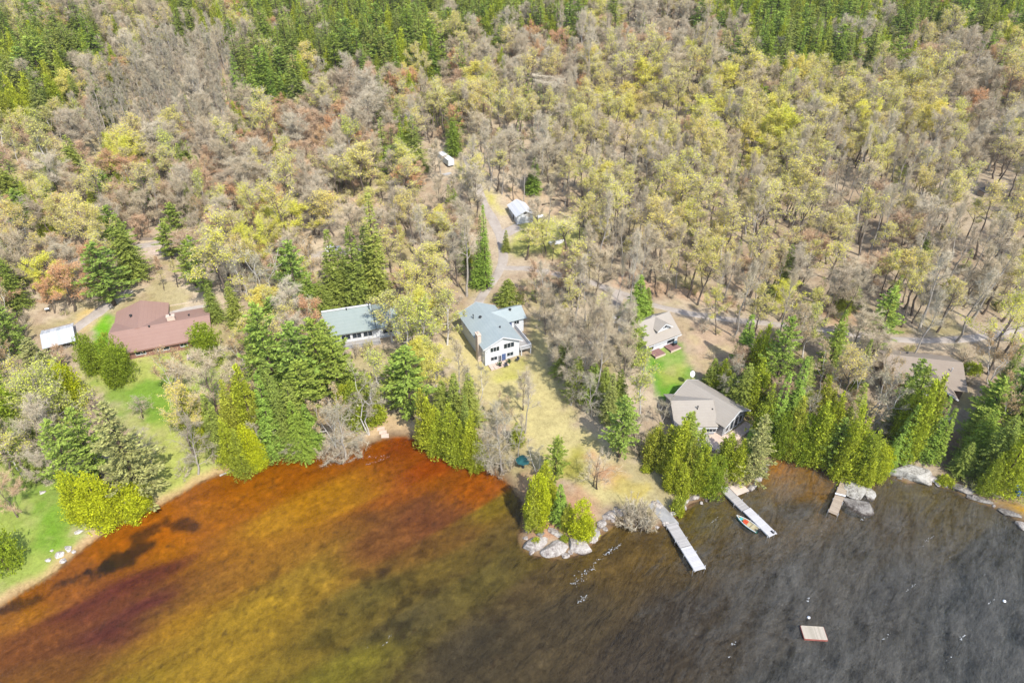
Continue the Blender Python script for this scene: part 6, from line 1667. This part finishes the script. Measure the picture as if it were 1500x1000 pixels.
KINDMAP = ["bmgmbgmggggggggggmbbbggggggggg",
           "gggmaaamgggggmbrbbbbbmggggmbbm",
           "ggmaaaaggrrmyrybbyyyyymyybyybb",
           "ooaaaaarrrrmbmyyyyyyyyyyybyybb",
           "oommmrrrrrmmmbbbbyyyyyyyyybbbb",
           "mmmmbmrryryrybbbbyyyyyyybybbbb",
           "mmymmmryyyryymybbbbyybybbybbbb",
           "mmbymyyymyyybmybbbbyybbbbbybbb",
           "mmbmymyyymyyyybbbbbyybbbmbbybb",
           "mmbyymyymyyyyybbbbbbbyymbbbmbb",
           "mmyyyyyymyyyybbbbbbbbmmmmmbmmm",
           "mmmyyymmmmyyyyybbbbmmmmmmmmmmm"]
MIX = {  # zone -> ((kind, style, weight), ...), spacing in metres
 'g': (((S, 'slim', 3), (S, 'broad', 3.2), (S, 'fir', 1.6), (CD, 'spire', 2.6), (CD, 'cone', 1.4), (PN, 'round', 1.0), (BA, 'grey', .45), (RM, 'rust', .1)), 4.1),
 'm': (((S, 'slim', .9), (S, 'broad', 1), (CD, 'cone', .8), (PN, 'round', .5), (BA, 'grey', 1.6), (BA, 'pinkish', 1.0), (RM, 'rust', .7), (MA, 'yellow', .8), (MA, 'thin', .8), (MA, 'full', .2), (BI, 'budding', .7), (BI, 'tan', .8)), 4.6),
 'a': (((AS := 'aspen_tree', 'pale', 6), (BA, 'tall', 2), (BA, 'grey', .6), (S, 'slim', .25)), 4.2),
 'b': (((BA, 'grey', 4), (BA, 'pinkish', 1.6), (BA, 'tall', 2.6), (RM, 'rust', .3), (MA, 'thin', 1.4), (MA, 'yellow', .4), (S, 'broad', .2), (S, 'slim', .1)), 5.6),
 'r': (((RM, 'rust', 2.0), (BA, 'pinkish', 3), (BA, 'grey', 3), (MA, 'yellow', .25), (MA, 'thin', .4), (S, 'slim', .22), (CD, 'cone', .15)), 5.4),
 'y': (((MA, 'yellow', 4), (MA, 'thin', 3), (MA, 'full', 1.3), (BA, 'grey', 1.0), (BA, 'tall', 1), (BA, 'pinkish', .2), (RM, 'rust', .12), (S, 'slim', .06)), 6.0),
 'o': (((SH, 'bare', 3), (SH, 'budding', 2.4), (BI, 'budding', .7), (CD, 'cone', .25), (BA, 'pinkish', 1.2), (MA, 'yellow', .3)), 4.4),
}
HBASE = {('maple_tree', 'full'): .95, ('shrub', 'bare'): .85}

def kept_clear(x, y):
    """open ground: water, lawns, roads, houses"""
    bad = sdist(x, y, LAND) < 2.0
    for k, (l, w) in ROADL.items():
        bad |= pdist(x, y, l[::3]) < w / 2 + 0.9
    for p in FOOT: bad |= sdist(x, y, p) > -1.6
    for (fx, fy, fr) in FOOT_R: bad |= (x - fx) ** 2 + (y - fy) ** 2 < (fr + 1.5) ** 2
    OPEN = [
     [(-200, 655), (55, 640), (120, 690), (240, 700), (320, 640), (345, 560), (335, 520), (300, 490), (160, 510), (110, 500), (120, 560), (100, 620), (0, 650)],
     [(84, 500), (140, 444), (165, 450), (165, 500), (110, 520)], [(690, 450), (700, 540), (690, 565), (730, 620), (770, 680), (800, 810), (880, 780), (990, 760), (975, 700), (900, 665), (870, 630), (830, 585), (812, 530), (800, 470), (775, 440)],
     [(940, 515), (1000, 500), (1014, 545), (1000, 580), (955, 570)], [(672, 230), (694, 232), (745, 300), (790, 308), (850, 320), (850, 372), (770, 372), (720, 330), (690, 270)],
     [(540, 608), (605, 612), (620, 650), (540, 655)], [(1370, 640), (1400, 700), (1520, 760), (1520, 735), (1420, 700), (1390, 640)], [(208, 350), (245, 350), (245, 384), (208, 384)],
    ]
    for p in OPEN: bad |= sdist(x, y, G2(p)) > 0.3
    return bad

SEEN = [(636, 214, 674, 262), (738, 286, 806, 346), (682, 440, 792, 545), (705, 325, 752, 400), (150, 438, 300, 515), (56, 462, 112, 515), (478, 444, 562, 505), (930, 450, 1000, 590), (985, 552, 1090, 650), (1335, 505, 1410, 585), (208, 350, 240, 372), (690, 560, 860, 690), (480, 356, 500, 370), (806, 340, 834, 360), (1430, 276, 1446, 290)]
def hides(cx, bx, by, D):
    """trees do not stand in front of what the photo shows plainly"""
    top = by - 17 * CF / D * .8; hw = 3.8 * CF / D; mx = (cx + bx) / 2
    for x0, y0, x1, y1 in SEEN:
        if by > y0 + 4 and top < y1 and min(cx, bx) - hw < x1 and max(cx, bx) + hw > x0: return True
    return False

ALL = []      # (kind, style, variant, x, y, z, rot, height, width, hand-placed)
def plant():
    g = np.random.default_rng(21)
    cnt = {}
    for kind, style, bx, by, ty, w in T:
        x, y, z = ground(bx, by)
        if z < 0.05: z = max(tz(x, y), 0.0)
        # height that brings the top to its row in the photo
        lo, hi = .5, 45
        for _ in range(30):
            h = (lo + hi) / 2
            if proj(x, y, z + h)[1] > ty: lo = h
            else: hi = h
        D = proj(x, y, z + h * .5)[2]
        n = SPEC[kind][style][6]; cnt[(kind, style)] = cnt.get((kind, style), -1) + 1
        ALL.append((kind, style, cnt[(kind, style)] % n, x, y, z - .05, g.uniform(0, 6.28), h, w * D / CF, True))
    hx = np.array([a[3] for a in ALL]); hy = np.array([a[4] for a in ALL]); hw = np.array([a[8] for a in ALL])
    # scatter
    cell = 4.2
    ys = np.arange(88, 980, cell); pts = []
    for yy in ys:
        wd = .80 * yy + 26
        xs = np.arange(-wd, wd, cell)
        pts.append(np.stack([xs + g.uniform(-.5, .5, len(xs)) * cell * .95, yy + g.uniform(-.5, .5, len(xs)) * cell * .95], 1))
    P = np.concatenate(pts)
    z = tzc(P[:, 0], P[:, 1])
    bx, by, _ = proj(P[:, 0], P[:, 1], z); cx, cy, D = proj(P[:, 0], P[:, 1], z + 9)
    ok = (cx > -90) & (cx < 1590) & (cy > -75) & (by < 720)
    P, z, cx, cy, bx, by, D = P[ok], z[ok], cx[ok], cy[ok], bx[ok], by[ok], D[ok]
    bad = kept_clear(P[:, 0], P[:, 1]); P, z, cx, cy, bx, by, D = [a[~bad] for a in (P, z, cx, cy, bx, by, D)]
    # clearings and thickets
    den = fbm(P[:, 0] * .035, P[:, 1] * .035, 61)
    order = np.argsort(D)
    occ = {}
    for i in order:
        x, y = P[i]
        jx = cx[i] + g.normal(0, 16); jy = cy[i] + g.normal(0, 9)
        row = KINDMAP[int(np.clip(jy // 50, 0, len(KINDMAP) - 1))]; zone = row[int(np.clip(jx // 50, 0, 29))]
        mix, sp = MIX[zone]
        if zone == 'b' and 250 < by[i] < 520 and bx[i] > 700: sp = 5.4
        if zone == 'y' and 200 < by[i] < 520 and bx[i] > 830: sp = 5.4
        keep = (cell / sp) ** 2
        if zone in 'yb' and den[i] < .4: keep *= .65
        if g.random() > keep: continue
        if hides(cx[i], bx[i], by[i], D[i]): continue
        ds = np.hypot(hx - x, hy - y)
        if (ds < 1.6 + hw * .33).any(): continue
        w = np.array([m[2] for m in mix]); k = g.choice(len(mix), p=w / w.sum()); kind, style = mix[k][:2]
        if zone in 'by' and bx[i] > 830 and 262 < by[i] < 520:      # tall clean stems above the road
            u = g.random()
            if u < .42: kind, style = MA, 'thin'
            elif u < .72: kind, style = BA, 'tall'
        # neighbours of a kind stand together
        s2 = SPEC[kind][style]
        f = np.clip(g.normal(1, .2), .55, 1.45) * HBASE.get((kind, style), 1)
        if zone == 'a': f *= .9
        if zone == 'g': f *= 1.22
        if kind == RM or style == 'pinkish': f *= .9
        if kind in (S, PN, CD) and jy > 150: f *= .86
        h = s2[2] * f * .92; wd = s2[3] * f * np.clip(g.normal(1, .12), .75, 1.3)
        ALL.append((kind, style, int(g.integers(0, s2[6])), float(x), float(y), float(z[i]) - .1, float(g.uniform(0, 6.28)), float(h), float(wd), False))

def underwood():
    """brush and saplings between the trunks"""
    g = np.random.default_rng(77)
    cell = 5.2; pts = []
    for yy in np.arange(92, 620, cell):
        wd = .80 * yy + 10; xs = np.arange(-wd, wd, cell)
        pts.append(np.stack([xs + g.uniform(-.5, .5, len(xs)) * cell, yy + g.uniform(-.5, .5, len(xs)) * cell], 1))
    P = np.concatenate(pts); z = tzc(P[:, 0], P[:, 1]); bx, by, D = proj(P[:, 0], P[:, 1], z)
    ok = (bx > -40) & (bx < 1540) & (by > -20) & (by < 700); P, z, bx, by, D = P[ok], z[ok], bx[ok], by[ok], D[ok]
    bad = kept_clear(P[:, 0], P[:, 1]); P, z, bx, by, D = [a[~bad] for a in (P, z, bx, by, D)]
    den = fbm(P[:, 0] * .05, P[:, 1] * .05, 81)
    for i in range(len(P)):
        right = bx[i] > 820 and 200 < by[i] < 470
        if den[i] < (.56 if right else .44): continue
        if any(x0 < bx[i] < x1 and y0 < by[i] < y1 for x0, y0, x1, y1 in SEEN): continue
        u = g.random()
        if u < .55: k, st, h, wd = SH, 'bare', g.uniform(1.6, 4.2), g.uniform(2.4, 4.8)
        elif u < .72: k, st, h, wd = SH, 'budding', g.uniform(1.4, 3.2), g.uniform(2, 4)
        elif u < .86: k, st, h, wd = BA, 'pinkish', g.uniform(4.5, 8), g.uniform(2.6, 4.4)
        elif u < .94: k, st, h, wd = MA, 'thin', g.uniform(6, 10), g.uniform(2.4, 4)
        else: k, st, h, wd = S, 'slim', g.uniform(3, 8), g.uniform(1.6, 3.2)
        ALL.append((k, st, int(g.integers(0, SPEC[k][st][6])), float(P[i, 0]), float(P[i, 1]), float(z[i]) - .1, float(g.uniform(0, 6.28)), float(h), float(wd), False))

plant(); underwood()

# ---------------------------------------------------------------- which trees are objects of their own
LIMIT = {'spruce_tree': 290, 'pine_tree': 290, 'cedar_tree': 290, 'birch_tree': 290, 'maple_tree': 290, 'red_maple_tree': 290, 'bare_tree': 290, 'aspen_tree': 290, 'shrub': 290}
LM.update({'the bend of the gravel drive': tuple(ground(728, 395)[:2]), 'the far right road': tuple(ground(1420, 495)[:2]), 'the concrete boat ramp': tuple(ground(968, 750)[:2]),
           'the stone steps at the cove': tuple(ground(561, 634)[:2]), 'the white boulder heap': tuple(ground(88, 812)[:2]), 'the speckled granite outcrop': tuple(ground(1336, 690)[:2]),
           'the pale marsh clearing': tuple(ground(60, 240)[:2]), 'the pale aspen stand': tuple(ground(270, 150)[:2]), 'the small dark blind': tuple(ground(1440, 286)[:2]),
           'the upturned white boat': tuple(ground(815, 356)[:2]), 'the back lane': tuple(ground(222, 358)[:2]), 'the road above the cottage': tuple(ground(1000, 457)[:2]), 'the road behind the cedars': tuple(ground(1190, 482)[:2]),
           'the dark conifer ridge': tuple(ground(700, 30)[:2]), 'the fallen trunks': tuple(ground(820, 296)[:2]), 'the tip of the rocky point': tuple(ground(815, 800)[:2])})
ORD = ['nearest', 'second', 'third', 'fourth', 'fifth', 'sixth', 'seventh', 'eighth', 'ninth', 'tenth', 'eleventh', 'twelfth', 'thirteenth', 'fourteenth', 'fifteenth', 'sixteenth', 'seventeenth', 'eighteenth', 'nineteenth', 'twentieth']

def label_trees(items):
    names = list(LM); L = np.array([LM[n] for n in names])
    buckets = {}
    for idx, a in items:
        kind, style, v, x, y, z, rot, h, w, hand = a
        d = np.hypot(L[:, 0] - x, L[:, 1] - y); k = int(np.argmin(d))
        dx, dy = x - L[k, 0], y - L[k, 1]
        if abs(dy) > abs(dx): side = 'uphill behind' if dy > 0 else 'below'
        else: side = 'right of' if dx > 0 else 'left of'
        f = h / SPEC[kind][style][2]
        size = 'tall' if f > 1.12 else ('small' if f < .8 else '')
        words = SPEC[kind][style][0]
        if words.split()[0] in ('tall', 'small', 'low'): size = ''
        buckets.setdefault((size, words, side, names[k]), []).append((d[k], idx))
    out = {}
    for (size, words, side, lm), lst in buckets.items():
        lst.sort()
        for n, (d, idx) in enumerate(lst):
            head = (size + ' ' + words).strip()
            if len(lst) == 1: out[idx] = '%s, the only such %s %s' % (head, side, lm)
            elif n < len(ORD): out[idx] = '%s, %s such %s %s' % (head, ORD[n], side, lm)
            else: out[idx] = '%s, in the farther woods %s %s' % (head, side, lm)
    return out

def px_far(kind, h, D, hand):
    return not (h * CF / D * .68 > 26 or hand or kind == 'shrub')

def grow():
    by = {}
    for i, a in enumerate(ALL):
        kind, style, v, x, y, z, rot, h, w, hand = a
        c = proj(x, y, z + h * .6); px, py, D = c
        inside = -12 < px < 1512 and -8 < py < 1000
        size = h * CF / D
        by.setdefault(kind, []).append((not inside, -(size if not hand else size + 1000), i, inside))
    single = []; mass = {}
    for kind, lst in by.items():
        lst.sort()
        n = 0
        for out, s, i, inside in lst:
            if inside and n < LIMIT[kind]: single.append(i); n += 1
            else: mass.setdefault(kind, []).append(i)
    labels = label_trees([(i, ALL[i]) for i in single])
    GROUPS = {'spruce_tree': 'spruces of the lakeside and hill', 'pine_tree': 'pines around the houses', 'cedar_tree': 'cedars along the shore', 'birch_tree': 'birches',
              'maple_tree': 'budding maples of the hillside', 'red_maple_tree': 'rusty budding maples', 'bare_tree': 'leafless trees', 'aspen_tree': 'aspens of the pale stand', 'shrub': 'shrubs'}
    for i in single:
        kind, style, v, x, y, z, rot, h, w, hand = ALL[i]
        s2 = SPEC[kind][style]; D = proj(x, y, z + h * .5)[2]
        variant(kind, style, v, px_far(kind, h, D, hand)); eh, ew = EXT[(kind, style, v)]; sc = (w / ew, w / ew, h / eh)
        if not px_far(kind, h, D, hand):
            tr, cr = variant(kind, style, v, False)
            r = empty(kind, (x, y, z), rot); r.scale = sc
            lean = .02 if kind in ('cedar_tree', 'spruce_tree', 'pine_tree') else .05
            if kind != 'shrub': r.rotation_euler = (lean * math.sin(i * 12.9), lean * math.cos(i * 7.3), rot)
            stem = 'trunk' if kind != 'shrub' else 'stems'; top = 'crown' if kind != 'shrub' else 'foliage'
            for nm, me in ((stem, tr), (top, cr)):
                o = bpy.data.objects.new(nm, me); COL.objects.link(o); o.parent = r
        else:
            me, = variant(kind, style, v, True)
            r = bpy.data.objects.new(kind, me); COL.objects.link(r); r.location = (x, y, z); r.rotation_euler = (0, 0, rot); r.scale = sc
        tag(r, labels[i], CATS[kind], GROUPS[kind])
    # the rest of the woods: one object per kind, grown by geometry nodes
    MASS = {'spruce_tree': 'spruce_forest', 'pine_tree': 'pine_woods', 'cedar_tree': 'cedar_woods', 'birch_tree': 'birch_woods', 'maple_tree': 'maple_forest', 'red_maple_tree': 'red_maple_forest', 'bare_tree': 'bare_forest', 'aspen_tree': 'aspen_woods', 'shrub': 'undergrowth'}
    WORDS = {'spruce_tree': 'dark spruces massed on the far slopes', 'pine_tree': 'pines scattered through the far woods', 'cedar_tree': 'green cedars massed on the far slopes', 'birch_tree': 'birches scattered through the woods',
             'maple_tree': 'yellow-green budding maples covering the far hillside', 'red_maple_tree': 'rusty budding maples in the far woods', 'bare_tree': 'grey leafless trees covering the far hillside', 'aspen_tree': 'pale aspens crowded in the far stand', 'shrub': 'low brush under the trees'}
    print('single', len(single), {k: len(v) for k, v in mass.items()})
    for kind, ids in mass.items():
        keys = sorted({(ALL[i][1], ALL[i][2]) for i in ids})
        src = bpy.data.collections.new(MASS[kind] + '_sources')
        order = []
        for n, (style, v) in enumerate(keys):
            me, = variant(kind, style, v, True)
            o = bpy.data.objects.new('%s_source_%02d' % (kind, n), me); src.objects.link(o); order.append((style, v))
        me = bpy.data.meshes.new(MASS[kind])
        me.vertices.add(len(ids))
        me.vertices.foreach_set('co', np.array([ALL[i][3:6] for i in ids], np.float32).ravel())
        A = me.attributes.new('pick', 'INT', 'POINT'); A.data.foreach_set('value', np.array([order.index((ALL[i][1], ALL[i][2])) for i in ids], np.int32))
        R_ = me.attributes.new('turn', 'FLOAT_VECTOR', 'POINT'); R_.data.foreach_set('vector', np.array([(0, 0, ALL[i][6]) for i in ids], np.float32).ravel())
        Sc = me.attributes.new('size', 'FLOAT_VECTOR', 'POINT')
        Sc.data.foreach_set('vector', np.array([(ALL[i][8] / EXT[(kind,) + ALL[i][1:3]][1],) * 2 + (ALL[i][7] / EXT[(kind,) + ALL[i][1:3]][0],) for i in ids], np.float32).ravel())
        o = bpy.data.objects.new(MASS[kind], me); COL.objects.link(o)
        tag(o, WORDS[kind], kind='stuff')
        ng = bpy.data.node_groups.new(MASS[kind], 'GeometryNodeTree')
        ng.interface.new_socket('Geometry', in_out='INPUT', socket_type='NodeSocketGeometry'); ng.interface.new_socket('Geometry', in_out='OUTPUT', socket_type='NodeSocketGeometry')
        N = ng.nodes; gi = N.new('NodeGroupInput'); go = N.new('NodeGroupOutput')
        ci = N.new('GeometryNodeCollectionInfo'); ci.inputs['Collection'].default_value = src; ci.inputs['Separate Children'].default_value = True; ci.inputs['Reset Children'].default_value = True
        ip = N.new('GeometryNodeInstanceOnPoints'); ip.inputs['Pick Instance'].default_value = True
        def attr(nm, t):
            a = N.new('GeometryNodeInputNamedAttribute'); a.data_type = t; a.inputs['Name'].default_value = nm; return a.outputs['Attribute']
        ng.links.new(gi.outputs[0], ip.inputs['Points']); ng.links.new(ci.outputs[0], ip.inputs['Instance'])
        ng.links.new(attr('pick', 'INT'), ip.inputs['Instance Index']); ng.links.new(attr('size', 'FLOAT_VECTOR'), ip.inputs['Scale'])
        er = N.new('FunctionNodeEulerToRotation'); ng.links.new(attr('turn', 'FLOAT_VECTOR'), er.inputs[0]); ng.links.new(er.outputs[0], ip.inputs['Rotation'])
        ng.links.new(ip.outputs[0], go.inputs[0])
        mo = o.modifiers.new('growth', 'NODES'); mo.node_group = ng
grow()
build_ground(); build_roads(); build_water()

# ================================================================ LIGHT AND CAMERA
w = bpy.data.worlds.new('World'); SC.world = w; w.use_nodes = True
nt = w.node_tree; bg = nt.nodes['Background']
sky = nt.nodes.new('ShaderNodeTexSky'); sky.sky_type = 'NISHITA'; sky.sun_disc = False
EL, AZ = math.radians(50), math.radians(-60)          # sun stands behind the camera, to the right
sky.sun_elevation = EL; sky.sun_rotation = math.pi / 2 - AZ
nt.links.new(sky.outputs[0], bg.inputs[0]); bg.inputs[1].default_value = 0.15
sun = bpy.data.lights.new('sun', 'SUN'); sun.energy = 2.8; sun.angle = math.radians(0.53); sun.color = (1.0, .955, .88)
so = bpy.data.objects.new('sun', sun); COL.objects.link(so)
dv = Vector((math.cos(EL) * math.cos(AZ), math.cos(EL) * math.sin(AZ), math.sin(EL)))
so.rotation_euler = dv.to_track_quat('Z', 'Y').to_euler(); so.location = dv * 300

cam = bpy.data.cameras.new('camera'); co = bpy.data.objects.new('camera', cam); COL.objects.link(co)
co.location = (0, 0, CH); co.rotation_euler = (math.pi / 2 - CP, 0, 0)
cam.sensor_width = 36; cam.lens = 24; cam.clip_start = 1; cam.clip_end = 4000
SC.camera = co
SC.view_settings.view_transform = 'Standard'; SC.view_settings.look = 'None'; SC.view_settings.gamma = 1
SC.view_settings.exposure = 1.08
SC.cycles.max_bounces = 6; SC.cycles.diffuse_bounces = 3; SC.cycles.glossy_bounces = 2; SC.cycles.transmission_bounces = 3; SC.cycles.transparent_max_bounces = 6


hz = NT('haze_air'); pv = hz.n('VolumePrincipled'); pv.inputs['Color'].default_value = (.97, .96, .93, 1); pv.inputs['Density'].default_value = 0.00008; pv.inputs['Anisotropy'].default_value = 0.2
hz.l(pv.outputs[0], hz.out.inputs['Volume'])
tag(MB().box(-900, 900, -80, 1520, -6, 190).build('haze', hz.mat), kind='stuff')
SC.cycles.volume_bounces = 0
